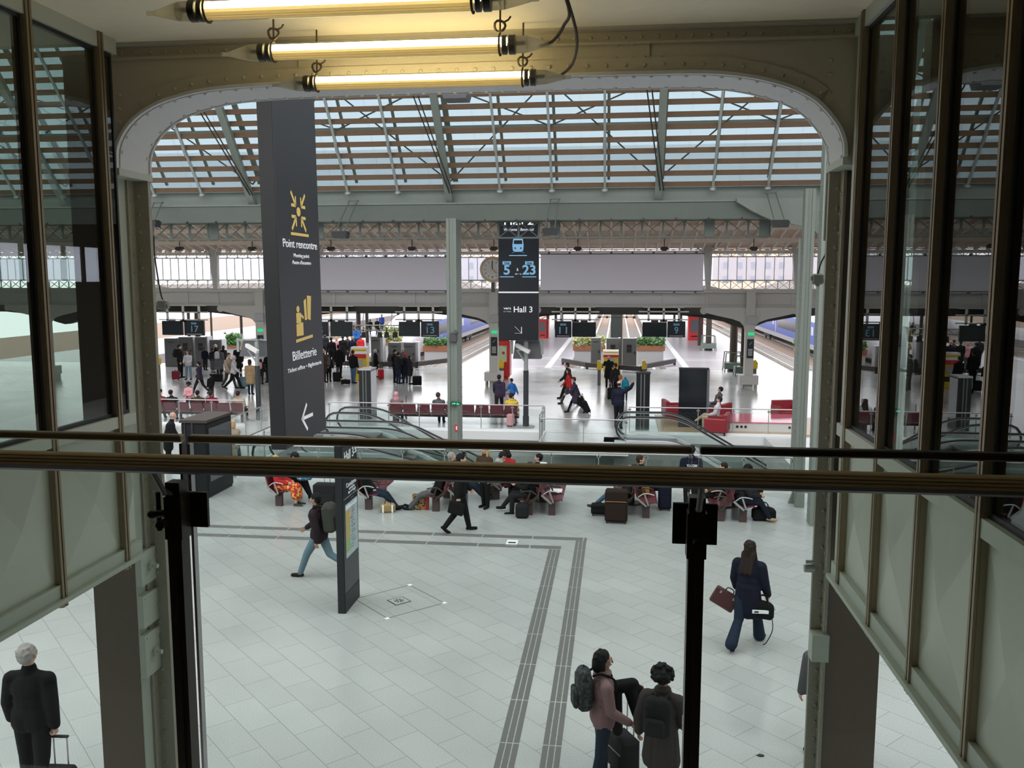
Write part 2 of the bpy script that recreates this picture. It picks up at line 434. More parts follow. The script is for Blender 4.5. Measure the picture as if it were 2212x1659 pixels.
for px, py in ((1333, 97), (1366, 95), (1392, 92), (1428, 91), (1331, 127), (1366, 126), (1392, 125), (1427, 124), (597, 152), (628, 152), (653, 150), (1795, 130), (1795, 160), (1792, 200), (258, 205), (258, 235), (258, 265)):
    rivet(b, at(px, py, 6.06), (0, -1, 0), .015)
b.box(.18, .185, 6.045, 6.06, 7.54, ZC - .1); b.box(-2.2, -2.195, 6.045, 6.06, 7.53, ZC - .1)
b.build('edge_angle', None, t)

# fluorescent tubes
TUBE = mat('lit_tube', (1, .9, .6), .5, emit=(1.0, .80, .42), estr=9.0)
SLEEVE = glassmat('clear_sleeve', (.80, .80, .76), 1.35)
CAPM = glassmat('milky_end_cap', (.75, .75, .7), 1.35, .2, .5, (.7, .68, .6))
ROPE = mat('brown_rope', (.06, .045, .03), .8)
def tube_light(label, Y, X0, X1, dz, loc_z):
    g = thing('tube_light', label, 'light', ((X0 + X1) / 2, Y, loc_z), 0, 'tube lights strung from the ceiling')
    h = (X1 - X0) / 2
    MB().cyl((-h + .01, 0, .016), (h - .01, 0, .016), .025, n=16).build('lamp_tube', TUBE, g)
    b = MB(); n_ = 9; A_ = [R(-172 + 164 * k / (n_ - 1)) for k in range(n_)]
    b.strip([(.041 * math.cos(a), .041 * math.sin(a)) for a in A_], [(.045 * math.cos(a), .045 * math.sin(a)) for a in A_], 'x', -h + .04, h - .04); b.build('reflector_tray', glassmat('milky_tray', (.30, .29, .25), 1.3, .3, .4, (.42, .38, .28)) if 'milky_tray' not in MATS else MATS['milky_tray'], g)
    MB().cyl((-h, 0, 0), (h, 0, 0), .048, n=20).build('sleeve', SLEEVE, g)
    for sgn in (-1, 1):
        MB().cyl((sgn * (h - .0), 0, 0), (sgn * (h + .10), 0, 0), .048, .044, 14).cyl((sgn * (h + .10), 0, 0), (sgn * (h + .22), 0, -.004), .044, .013, 14).cyl((sgn * (h + .22), 0, -.004), (sgn * (h + .26), 0, -.004), .012, .011, 8).build('end_cap', CAPM, g)
        MB().cyl((sgn * (h - .035), 0, 0), (sgn * (h - .012), 0, 0), .052, n=18).cyl((sgn * (h + .002), 0, 0), (sgn * (h + .035), 0, 0), .052, n=18).cyl((sgn * (h - .02), 0, 0), (sgn * (h + .09), 0, .008), .012, n=8).build('collar', BLACK, g)
        b = MB(); x = sgn * (h - .05)
        b.tube([(x + .052 * math.cos(a) * .0, .055 * math.sin(a), .055 * math.cos(a)) for a in [2 * math.pi * k / 14 for k in range(14)]], .006, 6, True)
        if ZC - loc_z - .05 > .02: b.tube([(x, 0, .05), (x + .004, 0, ZC - loc_z)], .006, 6)
        b.tube([(x + .03 * math.cos(a), .012 * math.sin(2 * a), .10 + .03 * math.sin(a)) for a in [2 * math.pi * k / 12 for k in range(12)]], .007, 6, True)
        b.tube([(x + .02, 0, .12), (x + .045, .01, .135), (x + .06, .0, .15)], .006, 6)
        b.build('hanging_rope', ROPE, g)
    return g
for (a, c, Y, lab) in (((425, 22), (1045, 2), None, 'nearest glowing tube light, cut by the top of the picture'), ((572, 112), (1100, 98), None, 'middle glowing tube light hanging by rope loops'), ((672, 182), (1145, 166), None, 'farthest glowing tube light, just before the arch')):
    z = 7.38; p, q = fl(*a, z), fl(*c, z); Y = (p.y + q.y) / 2
    tube_light(lab, Y, p.x, q.x, 0, z)
def cable(label, pts, r=.009, m=None, name='power_cable'):
    o = MB(Vector(pts[0])).tube(pts, r, 8).build(name, m or ROPE); tag(o, label, 'cable'); return o
def cm(P, n=6):
    out = []
    for i in range(len(P) - 1):
        q = [Vector(P[max(0, min(len(P) - 1, k))]) for k in (i - 1, i, i + 1, i + 2)]
        for j in range(n):
            t_ = j / n; out.append(.5 * ((2 * q[1]) + (-q[0] + q[2]) * t_ + (2 * q[0] - 5 * q[1] + 4 * q[2] - q[3]) * t_ * t_ + (-q[0] + 3 * q[1] - 3 * q[2] + q[3]) * t_ ** 3))
    return out + [Vector(P[-1])]
cable('brown cable curving up from the middle tube light', cm([at(1166, 100, 5.04), at(1195, 88, 5.0), at(1218, 55, 4.9), at(1228, 15, 4.75), (-.38, 4.5, ZC)]))
cable('brown cable curving up from the farthest tube light', cm([at(1188, 166, 5.9), at(1215, 160, 5.85), at(1240, 130, 5.6), at(1243, 60, 5.1), (-.36, 4.55, ZC)]))

# balustrade in front of the viewer
t = thing('bridge_balustrade', 'dark bronze balustrade with ribbed handrail and glass panels close to the viewer', 'railing', (-1, 2.3, 4.45))
def L(): return MB(t.location)
prof = [(-.037, -.002), (-.038, .001), (-.033, .0045), (-.0335, .0075), (-.028, .0115), (-.0285, .0145), (-.022, .0185), (-.021, .0215), (-.012, .0245), (.006, .0255), (.022, .0215), (.034, .012), (.036, 0)]
low = [(-.037, -.002), (.036, 0), (.034, -.012), (.022, -.021), (0, -.024), (-.02, -.021), (-.031, -.013)]
b = L(); b.mt(RAILB).prism([(2.13 + p, 5.616 + q * 1.05) for p, q in prof], 'x', XL + .03, XR - .03)
b.mt(DARKST).prism([(2.13 + p, 5.616 + q * .95) for p, q in low], 'x', XL + .03, XR - .03); b.build('handrail', None, t)  # underside in a darker colour that stands in for its shade
GY = 2.45
segs = [(XL + .03, at(394, 938, GY).x), (at(409, 938, GY).x, at(1494, 955, GY).x), (at(1512, 957, GY).x, XR - .03)]
for a, c in segs:
    L().rbox(a, c, GY - .016, GY + .016, 5.614, 5.636, .004).build('glass_rail', BRONZE if a < 0 else DARKST, t)
    L().box(a + .002, c - .002, GY - .005, GY + .005, 4.15, 5.62).build('glass_panel', GLASS, t)
for i, (x, m) in enumerate(((segs[0][1], DARKST), (segs[1][0], STEEL), (segs[1][1], GLASSG), (segs[2][0], GLASSG))):
    L().box(x - .004 + (.002 if i % 2 else -.002), x + .004 + (.002 if i % 2 else -.002), GY - .012, GY + .012, 4.15, 5.61).build('edge_profile', m, t)
for i, (px, py) in enumerate(((391, 1300), (1500, 1300))):
    x = at(px, py, 2.26).x
    b = L(); b.mt(DARKST).box(x - .0205, x + .0205, 2.24, 2.285, 4.15, 5.54); b.box(x - .025, x + .025, 2.236, 2.289, 5.38, 5.50)
    b.box(x - .003, x + .003, 2.235, 2.24, 4.15, 5.38)
    po = b.build('post', None, t)
    b = L()
    if i: poly = [(x - .058, 5.40), (x + .058, 5.40), (x + .058, 5.51), (x - .058, 5.51)]
    else: poly = [(x - .002, 5.40), (x + .07, 5.40), (x + .07, 5.50), (x - .002, 5.50)]
    b.prism(poly, 'y', 2.30, 2.312); cx = x if i else x + .012
    b.cyl((cx, 2.296, 5.45), (cx, 2.306, 5.45), .052, n=24); b.build('mounting_plate', BLACK, t)
    b = L(); b.cyl((x + (0 if i else -.02), 2.20, 5.43), (x + (0 if i else -.02), 2.25, 5.43), .012, n=12)
    if not i: b.cyl((x - .062, 2.24, 5.448), (x - .02, 2.24, 5.455), .011, n=10); b.ell((x - .062, 2.24, 5.448), .013); b.cyl((x - .05, 2.255, 5.40), (x - .05, 2.255, 5.51), .007, n=8)
    b.cyl((x, 2.20, 5.52), (x, 2.14, 5.60), .008, n=8); b.cyl((x, 2.26, 5.50), (x, 2.20, 5.525), .008, n=8); b.build('bracket', DARKST, t)

# cable boxes on the near columns
for (lab, px, py, Y, sg) in (('grey-green junction box hanging beside the left riveted column', 352, 658, 6.9, 1), ('grey-green junction box hanging beside the right riveted column', 1766, 603, 6.9, -1)):
    p = at(px, py, Y); g = thing('junction_box', lab, 'junction box', p)
    MB().rbox(-.04, .04, -.03, .03, -.04, .04, .01).box(-.05, -.03, -.02, .02, -.01, .02).box(.03, .05, -.02, .02, -.03, 0).box(-.012, .012, -.02, .02, -.052, -.03).build('case', PAINTL, g)
    q = at(px + (-20 if sg > 0 else 22), py - (150 if sg > 0 else 90), Y) - p
    MB().tube(cm([(0, 0, .04), (-.02 * sg, 0, .12), (q.x, 0, q.z * .7), (q.x, 0, q.z)]), .006, 6).build('cable', BLACK, g)
p0, p1 = at(1790, 330, 6.6), at(1781, 520, 6.6)
o = MB(p0).cyl(p0, (p0.x, 6.6, p1.z), .012, n=8).build('conduit', PAINTL); tag(o, 'thin green conduit running down the right riveted column', 'pipe')

# ================================================================== THE HALL
FRONTV, REARV = 25.30, 34.40
b = MB()
b.box(-60, 34, -12, FRONTV, -.35, 0).box(-60, 34, REARV, 59.5, -.35, 0).box(-60, -11.7, FRONTV, REARV, -.35, 0).box(5.7, 34, FRONTV, REARV, -.35, 0).box(-2.74, .42, 31.75, REARV, -.35, 0)
struct('floor', b, FLOOR)
b = MB(); b.box(-16, 12, FRONTV - .3, REARV + .3, -5.5, -5.2); struct('floor', b, FLOOR)
b = MB(); b.box(-11.9, 5.9, REARV, REARV + .2, -5.2, -.35).box(-11.9, 5.9, FRONTV - .2, FRONTV, -5.2, -.35).box(-11.9, -11.7, FRONTV, REARV, -5.2, -.35).box(5.7, 5.9, FRONTV, REARV, -5.2, -.35)
struct('wall_lower', b, CONC)
b = MB(); b.box(-11.7, 5.7, REARV - .03, REARV, -.34, 0).box(-11.7, 5.7, FRONTV, FRONTV + .03, -.34, 0).box(-2.78, .46, 31.70, 31.75, -.34, 0)
struct('trim_1', b, mat('pale_edge_trim', (.7, .72, .70), .4))
b = MB(); b.box(19, 19.3, -12, 59, 0, 5.9).box(19, 19.3, -12, 59, 7.6, 14); struct('wall_right_hall', b, mat('brown_hall_wall', (.07, .06, .05), .7))
g = struct('window_2', loc=(19, 20, 6)); MB((19, 20, 6)).box(19.1, 19.12, -12, 59, 5.9, 7.6).build('pane', FROST, g)
b = MB((19, 20, 6)); y = -12
while y < 59: b.box(19, 19.1, y, y + .25, 5.9, 7.6); y += 1.5
b.build('glazing_bar', DARKST, g)
b = MB(); b.box(-52.3, -52, -12, 59, 0, 14); struct('wall_left_hall', b, MATS['brown_hall_wall'])
b = MB(); b.box(-52, 19, -12.3, -12, 0, 11); struct('wall_under_bridge', b, CONC)

# guide strips for the blind
def strips(label, rects, axis):
    b = MB((rects[0][0], rects[0][2], 0))
    for (x0, x1, y0, y1) in rects:
        L_ = (y1 - y0) if axis == 'y' else (x1 - x0); s0 = 0
        while s0 < L_ - .05:
            s1 = min(s0 + 1.17, L_)
            for k in range(3):
                if axis == 'y': wd = (x1 - x0) / 3; b.box(x0 + wd * k + .008, x0 + wd * (k + 1) - .008, y0 + s0, y0 + s1, .0, .004)
                else: wd = (y1 - y0) / 3; b.box(x0 + s0, x0 + s1, y0 + wd * k + .008, y0 + wd * (k + 1) - .008, .0, .004)
            s0 = s1 + .03
    o = b.build('tactile_strip', mat('grooved_grey_strip', (.135, .135, .13), .55)); tag(o, label, 'floor strip', 'grooved guide strips in the floor'); return o
strips('left grooved strip running from the viewer, the inner one of the pair', [(-1.47, -1.20, 8.5, 19.28)], 'y')
strips('right grooved strip running from the viewer, the outer one of the pair', [(-.90, -.64, 8.5, 20.02)], 'y')
strips('nearer of the two grooved strips crossing the floor to the left', [(-11.5, -1.20, 19.30, 19.54)], 'x')
strips('farther of the two grooved strips crossing the floor below the seats', [(-11.5, -.64, 20.02, 20.26)], 'x')
p = fl(1106, 1172); b = MB(p); b.mt(WHITEP).box(p.x - .13, p.x + .13, p.y - .22, p.y + .2, 0, .003); b.mt(BLACK).box(p.x - .09, p.x + .09, p.y - .06, p.y + .04, .003, .005)
tag(b.build('paper_sheet'), 'white rectangular marker lying between the two cross strips', 'marker')
c = fl(862, 1298); g = thing('floor_hatch', 'square access hatch outlined in the floor beside the leaning map totem', 'hatch', c, R(45))
b = MB(); h = .62
for (x0, x1, y0, y1) in ((-h, h, -h, -h + .012), (-h, h, h - .012, h), (-h, -h + .012, -h, h), (h - .012, h, -h, h)): b.box(x0, x1, y0, y1, 0, .003)
b.build('outline', mat('dark_joint', (.09, .09, .09), .6), g)
b = MB(); b.mt(WHITEP)
for sx in (-1, 1):
    for sy in (-1, 1): b.box(sx * h - .04, sx * h + .04, sy * h - .04, sy * h + .04, 0, .004)
b.mt(BLACK).box(-.17, .17, -.17, .17, .0, .004); b.mt(LTGREY).box(-.15, .15, -.15, .15, .004, .006); b.mt(BLACK)
for a in range(0, 360, 45): b.bar((.03 * math.cos(R(a)), .03 * math.sin(R(a)), .007), (.1 * math.cos(R(a)), .1 * math.sin(R(a)), .007), .02, .003)
b.build('centre_plate', None, g)
p = fl(1643, 1633); b = MB(p); b.smooth = False
b.mt(BLACK).ell(p + Vector((0, 0, .01)), (.05, .03, .012), 7, 5).mt(LTGREY).ell(p + Vector((-.04, .015, .008)), (.03, .02, .01), 6, 4)
tag(b.build('litter_scrap'), 'small dark crumpled scrap lying alone on the floor, lower right', 'litter')

# columns
def box_column(label, X0, X1, Y0, Y1, z0, z1, flange='left', name='hall_column'):
    t = thing(name, label, 'column', ((X0 + X1) / 2, (Y0 + Y1) / 2, max(z0, 0)))
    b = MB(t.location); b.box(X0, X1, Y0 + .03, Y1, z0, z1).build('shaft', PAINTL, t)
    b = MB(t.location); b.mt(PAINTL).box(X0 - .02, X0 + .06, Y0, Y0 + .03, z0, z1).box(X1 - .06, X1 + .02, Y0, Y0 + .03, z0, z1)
    z = z0 + .2
    xs = X1 if flange == 'right' else X0
    while z < z1:
        for yy in (Y0 + .12, Y1 - .08): rivet(b, (xs, yy, z), (1 if flange == 'right' else -1, 0, 0), .028)
        z += .3
    b.build('riveted_flange', None, t)
    return t
cc = box_column('tall pale green column rising from the front edge of the escalator pit', -4.93, -4.68, 25.34, 26.3, -5.2, 7.8, 'right')
a0, a1 = at(1753, 700, 22.7), at(1776, 700, 22.7)
c1 = box_column('thick pale green column at right nearest the bridge pier', a0.x, a1.x, 21.9, 22.35, 0, 9.5, 'left')
a0, a1 = at(1731, 700, 24.0), at(1750, 700, 24.0)
c2 = box_column('narrower pale green column just behind the thick one at right', a0.x, a1.x, 24.0, 24.4, 0, 8.4, 'left')
MB(c2.location).prism([(a0.x - .14, 0), (a0.x, 0), (a0.x, .42)], 'y', 24.1, 24.2).prism([(a0.x - .05, .0), (a0.x + .2, 0), (a0.x + .2, .38), (a0.x + .02, .38)], 'y', 23.7, 23.78).build('foot_gusset', PAINTL, c2)
MB(c1.location).box(a1.x + .02, a1.x + .18, 21.87, 21.9, 1.95, 2.25).build('sticker', LTGREY, c1)

# main beam and gutter
t = thing('roof_beam', 'deep grey-green box beam carrying the foot of the slatted skylight', 'beam', (-8, 26.4, 7.8))
MB(t.location).box(-50, 18, 26.2, 26.7, 7.79, 8.27).build('box_girder', BEAMP, t)
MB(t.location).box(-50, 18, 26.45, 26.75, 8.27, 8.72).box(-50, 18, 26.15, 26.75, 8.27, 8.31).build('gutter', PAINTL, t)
x = -30
b = MB(t.location)
while x < 5: b.box(x, x + .04, 26.15, 26.2, 7.74, 7.82); x += .93
b.build('clip', BLACK, t)
P = [at(px, py, 25.9) for px, py in ((1592, 436), (1625, 456), (1665, 474), (1700, 480), (1735, 489), (1762, 500), (1800, 540), (1800, 428), (1592, 428))]
MB(t.location).prism([(p.x, p.z) for p in P][::-1], 'y', 25.9, 26.15).build('haunch', PAINTL, t)

def lattice(b, X0, X1, Y, z0, z1, pitch, w, chord, d=.08, off=0):
    b.box(X0, X1, Y - d / 2, Y + d / 2, z1 - chord, z1); b.box(X0, X1, Y - d / 2, Y + d / 2, z0, z0 + chord)
    n = max(1, round((X1 - X0) / pitch)); p = (X1 - X0) / n
    for k in range(n + 1): b.box(X0 + k * p - w / 2, X0 + k * p + w / 2, Y - d * .4, Y + d * .4, z0, z1)
    for k in range(n):
        xa, xb = X0 + k * p, X0 + (k + 1) * p
        b.bar((xa, Y - d * .1, z0 + chord / 2), (xb, Y - d * .1, z1 - chord / 2), w * .9, d * .3); b.bar((xa, Y + d * .25, z1 - chord / 2), (xb, Y + d * .25, z0 + chord / 2), w * .9, d * .3)
t = thing('lattice_truss', 'grey-green lattice truss under the roof beam, crossed braces', 'truss', (-8, 26.9, 7.5))
b = MB(t.location); lattice(b, -50, 4.4, 26.9, 7.28, 7.82, .62, .055, .05); b.build('lattice', BEAMP, t)
b = MB(t.location)
for px in (463, 690, 1198, 1533, 1650): x = at(px, 500, 26.85).x; MB(t.location).box(x - .14, x + .14, 26.83, 26.87, 7.3, 7.8).build('gusset_plate', BEAMP, t)
for px in (1739,):
    x = at(px, 520, 26.9).x; b = MB((x, 26.9, 0)); b.box(x - .1, x + .12, 27.0, 27.3, -5.19, 7.27); o = b.build('truss_post', PAINTL); tag(o, 'pale green post under the right end of the lattice truss', 'post')

# slatted skylight
t = thing('slatted_skylight', 'steep glazed skylight with brown timber slats and pale steel ribs', 'skylight', (-8, 26.3, 8.7))
sk_d = Vector((0, -math.cos(R(50)), math.sin(R(50)))); sk_n = Vector((0, math.sin(R(50)), math.cos(R(50)))); sk_o = Vector((0, 26.25, 8.68))
def SP(x, tt, off=0.0): return Vector((x, 0, 0)) + sk_o + sk_d * tt + sk_n * off
RB = at(970, 425, 26.25).x; BAY = 6.15; LEN = 5.4
mains = [RB + BAY * k for k in range(-7, 4)]
for k in range(15):
    tt = .12 + .37 * k
    b = MB(t.location); p0, p1 = SP(mains[0], tt), SP(18, tt); b.bar(p0, p1, .07, .14); b.build('timber_slat', WOOD, t)
for x in mains:
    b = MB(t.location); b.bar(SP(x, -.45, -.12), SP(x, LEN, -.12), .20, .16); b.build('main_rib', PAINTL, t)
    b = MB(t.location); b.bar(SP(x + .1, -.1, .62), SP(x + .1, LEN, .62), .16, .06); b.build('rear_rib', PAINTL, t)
    for q in (1, 2, 3):
        xx = x + BAY / 4 * q
        if xx > 18: continue
        b = MB(t.location); b.bar(SP(xx, 0, -.07), SP(xx, LEN, -.07), .07, .07); b.cyl(SP(xx, 1.35, -.10), SP(xx, 1.7, -.10), .055, n=8); b.ell(SP(xx, 0, -.1), (.1, .08, .07), 8, 6); b.build('steel_rib', GALV, t)
        b = MB(t.location); b.bar(SP(xx + .1, -.1, .62), SP(xx + .1, LEN, .62), .08, .06); b.build('rear_rib', PAINTL, t)
b = MB(t.location); b.bar(SP(mains[0], 1.78, .45), SP(18, 1.78, .45), .16, .14); b.build('purlin', PAINTL, t)
b = MB(t.location)
for i in range(len(mains) - 1):
    x0, x1 = mains[i], mains[i + 1]; xm = (x0 + x1) / 2
    for (p, q) in (((x0, .1), (xm, 3.3)), ((x1, .1), (xm, 3.3)), ((x0, 3.3), (xm, 1.9)), ((x1, 3.3), (xm, 1.9))): b.cyl(SP(p[0], p[1], .3), SP(q[0], q[1], .3), .022, n=6)
b.build('brace_rod', BEAMP, t)
b = MB(t.location)
for x in (RB - BAY, RB, RB + BAY): b = MB(t.location); b.cyl(SP(x + .05, .05, -.2), (x + 0.15 - .9, 22.2, 12.3), .02, n=6); b.cyl(SP(x + .14, .05, -.2), (x + 0.3 - .9, 22.2, 12.3), .02, n=6); b.build('tie_cable', DARKST, t)
x = mains[0]
while x < 18:
    b = MB(t.location); x1 = min(x + .77, 18); b.add([SP(x, -.62, .7), SP(x1 + .0, -.62, .7), SP(x1 + .0, LEN, .7), SP(x, LEN, .7), SP(x, -.62, .712), SP(x1 + .0, -.62, .712), SP(x1 + .0, LEN, .712), SP(x, LEN, .712)], [(0, 1, 2, 3), (7, 6, 5, 4), (0, 4, 5, 1), (2, 6, 7, 3), (1, 5, 6, 2), (3, 7, 4, 0)])
    b.build('glass_pane', SKYG, t); x = x1
# a speaker box and floodlights
p = at(988, 215, 15); g = thing('speaker_box', 'dark grey box hanging at the top edge of the skylight view', 'speaker', p); MB().prism([(-.22, -.0), (.16, 0), (.24, .25), (-.25, .25)], 'y', -.12, .3).build('case', mat('dark_grey_case', (.07, .07, .075), .5), g); MB().cyl((0, .1, .25), (0, .1, 2.2), .02).build('hanger', DARKST, g)
for (px, py, tx, ty, lab) in ((735, 502, 762, 434, 'black floodlight hanging below the beam, right of the tall meeting-point sign'), (1189, 495, 1197, 430, 'black floodlight hanging below the beam, right of the striped hall sign'), (1685, 478, 1664, 416, 'black floodlight hanging before the pale haunch at right'), (326, 478, 340, 438, 'black floodlight half hidden by the left riveted column')):
    p = at(px, py, 24.6); q = at(tx, ty, 26.0); g = thing('floodlight', lab, 'floodlight', p, 0, 'floodlights under the main beam'); d = q - p
    MB().prism([(-.24, .0), (.24, 0), (.2, -.17), (-.17, -.17)][::-1], 'y', -.16, .16).box(-.2, .2, -.14, .14, .0, .03).build('housing', BLACK, g)
    MB().bar((-.15, 0, .02), d + Vector((-.1, 0, 0)), .025).bar((.12, 0, .02), d + Vector((.14, 0, 0)), .025).bar(d + Vector((-.14, 0, 0)), d + Vector((.18, 0, 0)), .07, .05).build('bracket', BEAMP, g)
def hall_sky_blockers():
    b = MB(); b.box(-52, 24, 6.7, 10.8, 10.2, 10.4).box(-52, 24, 18.6, 22.7, 12.95, 13.1); struct('ceiling', b, CEIL)  # opaque roof strips out of view, added to block sky light
hall_sky_blockers()
# ------------------------------------------------------------------ balustrades round the pit
def glass_rail(label, p0, p1, posts, name='glass_balustrade', zt=1.05, gtop=.9, base=True):
    p0, p1 = Vector(p0), Vector(p1); d = (p1 - p0); Ln = d.length; d.normalize(); ang = math.atan2(d.y, d.x)
    t = thing(name, label, 'railing', p0, ang, 'glass balustrades round the escalator pit')
    MB().cyl((0, 0, zt), (Ln, 0, zt), .024, n=10).build('handrail', STEEL, t)
    n = max(1, round(Ln / 1.35)); pw = Ln / n
    for k in range(n):
        MB().box(k * pw + .02, (k + 1) * pw - .02, -.006, .006, .06, gtop).build('glass_panel', GLASSG, t)
    for k in range(n + 1):
        x = min(max(k * pw, .03), Ln - .03)
        MB().box(x - .014, x + .014, -.02, .02, 0, zt - .04).box(x - .06, x + .06, -.02, .02, zt - .12, zt - .07).cyl((x, 0, zt - .08), (x, 0, zt), .01, n=6).build('post', GALV, t)
    if base: MB().box(0, Ln, -.03, .03, 0, .09).build('base_channel', mat('white_channel', (.75, .77, .76), .4), t)
    return t
glass_rail('steel-railed glass balustrade on the near pit edge left of the green column', (-11.5, 25.2, 0), (-5.0, 25.2, 0), 0)
glass_rail('steel-railed glass balustrade on the near pit edge right of the green column', (-4.6, 25.2, 0), (5.0, 25.2, 0), 0)
glass_rail('glass balustrade behind the left escalators, ending by the central grey column post', (-11.7, 34.5, 0), (-2.85, 34.5, 0), 0)
glass_rail('glass balustrade behind the right escalators before the red armchairs', (.5, 34.55, 0), (7.2, 34.55, 0), 0)
glass_rail('glass balustrade in front of the maroon seats at far left', (-21, 34.5, 0), (-15.3, 34.5, 0), 0)
glass_rail('glass balustrade crossing in front of the floor gap between the escalators', (-2.75, 31.9, 0), (.4, 31.9, 0), 0, zt=.95)
glass_rail('low glass screen running towards the viewer beside the leaning dark display', (-13.9, 34.3, 0), (-13.9, 28.5, 0), 0)
glass_rail('glass balustrade turning the corner at the left end of the pit', (-11.72, 25.3, 0), (-11.72, 31.8, 0), 0)
glass_rail('glass side screen of the floor landing, left side', (-2.8, 34.3, 0), (-2.8, 32.0, 0), 0)
# ------------------------------------------------------------------ escalators
def escalator(label, X0, Xk, Y0, Y1, slope=30, drop=5.2, glassm=None, z0=0.0, name='escalator'):
    t = thing(name, label, 'escalator', (X0, (Y0 + Y1) / 2, z0)); h = (Y1 - Y0) / 2; s = math.tan(R(slope)); Xe = (Xk - X0) + drop / s; xk = Xk - X0
    def pth(z, x0, x1, cut=1.2):   # polyline at height z over the nose line
        pts = [(x0, z)]; n = 6
        for i in range(n + 1):
            u = i / n; x = xk - cut / 2 + cut * u; zz = z - s * cut / 2 * u * u; pts.append((x, zz))
        pts.append((x1, z - s * (x1 - xk))); return pts
    for y in (-h, h):
        top, bot = pth(.93, .32, Xe), pth(.08, .32, Xe)
        b = MB(); b.strip([(p[0], p[1]) for p in bot], [(p[0], p[1]) for p in top], 'y', y - .006, y + .006)
        b.prism([(.32, .08), (.32, .93), (.14, .86), (.04, .70), (.0, .5), (.04, .3), (.14, .15)][::-1], 'y', y - .006, y + .006)
        b.build('glass_side', glassm or GLASSG, t)
        loop = [(.5, .02), (.3, .06), (.12, .17), (.0, .34), (-.04, .52), (.0, .72), (.12, .88), (.3, .965)] + pth(.98, .5, Xe)
        MB().tube([(p[0], y, p[1]) for p in loop], .034, 8).build('handrail', mat('black_rubber', (.02, .02, .02), .35), t)
        b = MB(); b.tube([(p[0] + .03 * (p[0] < .4), y, p[1] - .045 * (1 if p[1] > .5 else -1)) for p in loop], .018, 6); b.build('rail_guide', STEEL, t)
        MB().strip(pth(-.03, -.1, Xe), pth(.09, -.1, Xe), 'y', y - .11, y + .11).build('deck_skirt', mat('pale_aluminium', (.72, .76, .76), .3, metal=.4), t)
        MB().strip(pth(-.85, -.1, Xe), pth(-.03, -.1, Xe), 'y', y - .1, y + .1).build('side_cladding', mat('truss_cladding', (.20, .22, .205), .4), t)
    b = MB(); b.box(-.5, xk, -h + .11, h - .11, -.05, 0)
    x = xk; z = 0
    while x < Xe - .3: x1 = x + .4; z -= .4 * s; b.box(x, x1, -h + .11, h - .11, z - .4 * s, z); x = x1
    b.build('steps', mat('grooved_steps', (.16, .16, .16), .4, metal=.5), t)
    return t
escalator('left escalator descending to the right behind the tall meeting-point sign', -11.05, -9.2, 32.25, 33.7)
escalator('right escalator descending to the right below the dark monolith display', .05, 2.3, 32.5, 33.75)
escalator('nearest escalator in the pit, sloping gently down behind the seated travellers', -11.5, -8.6, 26.5, 27.9, 13, 3.4)
escalator('middle escalator in the pit sloping down to the right', -10.9, -7.4, 29.0, 30.4, 25, 4.6)
for (px, py) in ((735, 930), (1384, 944)):
    p = fl(px, py, -.25) if 0 else None
# small white bench-like ledge lit in the gap
p = at(1002, 975, 26.0); b = MB((p.x, 26.0, -5)); b.box(p.x - .05, p.x + .06, 25.9, 26.1, -5.2, p.z); tag(b.build('dark_post', DARKST), 'slim dark post standing in the pit right of the tall green column', 'post')

# ------------------------------------------------------------------ tall hanging sign
def arrow(b, c, ang, ln, w, mk):      # arrow polygon strokes; mk maps (u, v) to 3-D, two stroke heads
    ca, sa = math.cos(ang), math.sin(ang)
    def P(u, v): return mk(c[0] + u * ca - v * sa, c[1] + u * sa + v * ca)
    def q(u0, v0, u1, v1):
        d = Vector((u1 - u0, v1 - v0)).normalized() * w / 2; n = Vector((-d.y, d.x))
        pts = [(u0 + n.x - d.x, v0 + n.y - d.y), (u0 - n.x - d.x, v0 - n.y - d.y), (u1 - n.x + d.x, v1 - n.y + d.y), (u1 + n.x + d.x, v1 + n.y + d.y)]
        b.add([P(*p) for p in pts], [(0, 1, 2, 3)])
    return q
SX, SY0, SY1 = -5.16, 13.15, 15.05
t = thing('hanging_sign', 'very tall charcoal hanging sign with yellow meeting point and ticket office symbols', 'sign', (SX - .12, (SY0 + SY1) / 2, 3.4))
t.rotation_euler = (0, R(-.6), 0)
B0 = -.0; TOP = 6.6
MB().box(-.13, .105, -.95, .95, B0, TOP).build('sign_body', mat('black_sign_edge', (.008, .008, .009), .4), t)
MB().box(.105, .12, -.945, .95, B0 + .01, TOP).build('face_panel', SIGNG, t)
MB().cyl((0, -.5, TOP), (0, -.5, TOP + 1.5), .03).cyl((0, .5, TOP), (0, .5, TOP + 1.5), .03).build('hanger', DARKST, t)
def sz(py): return at(640, py, 14.1).z - 3.4
def mkf(u, v): return (.124, u, v)
def stroke(b, p, q, w):
    d = Vector((q[0] - p[0], q[1] - p[1])); d.normalize(); n = Vector((-d.y, d.x)) * w / 2
    b.add([mkf(p[0] + n.x, p[1] + n.y), mkf(p[0] - n.x, p[1] - n.y), mkf(q[0] - n.x, q[1] - n.y), mkf(q[0] + n.x, q[1] + n.y)], [(0, 1, 2, 3)])
def disc(b, c, r, r2=None, n=20):
    b.add([mkf(c[0] + r * math.cos(2 * math.pi * i / n), c[1] + (r2 or r) * math.sin(2 * math.pi * i / n)) for i in range(n)], [list(range(n))])
b = MB(); zc = sz(458); disc(b, (-.02, zc), .09, .075)
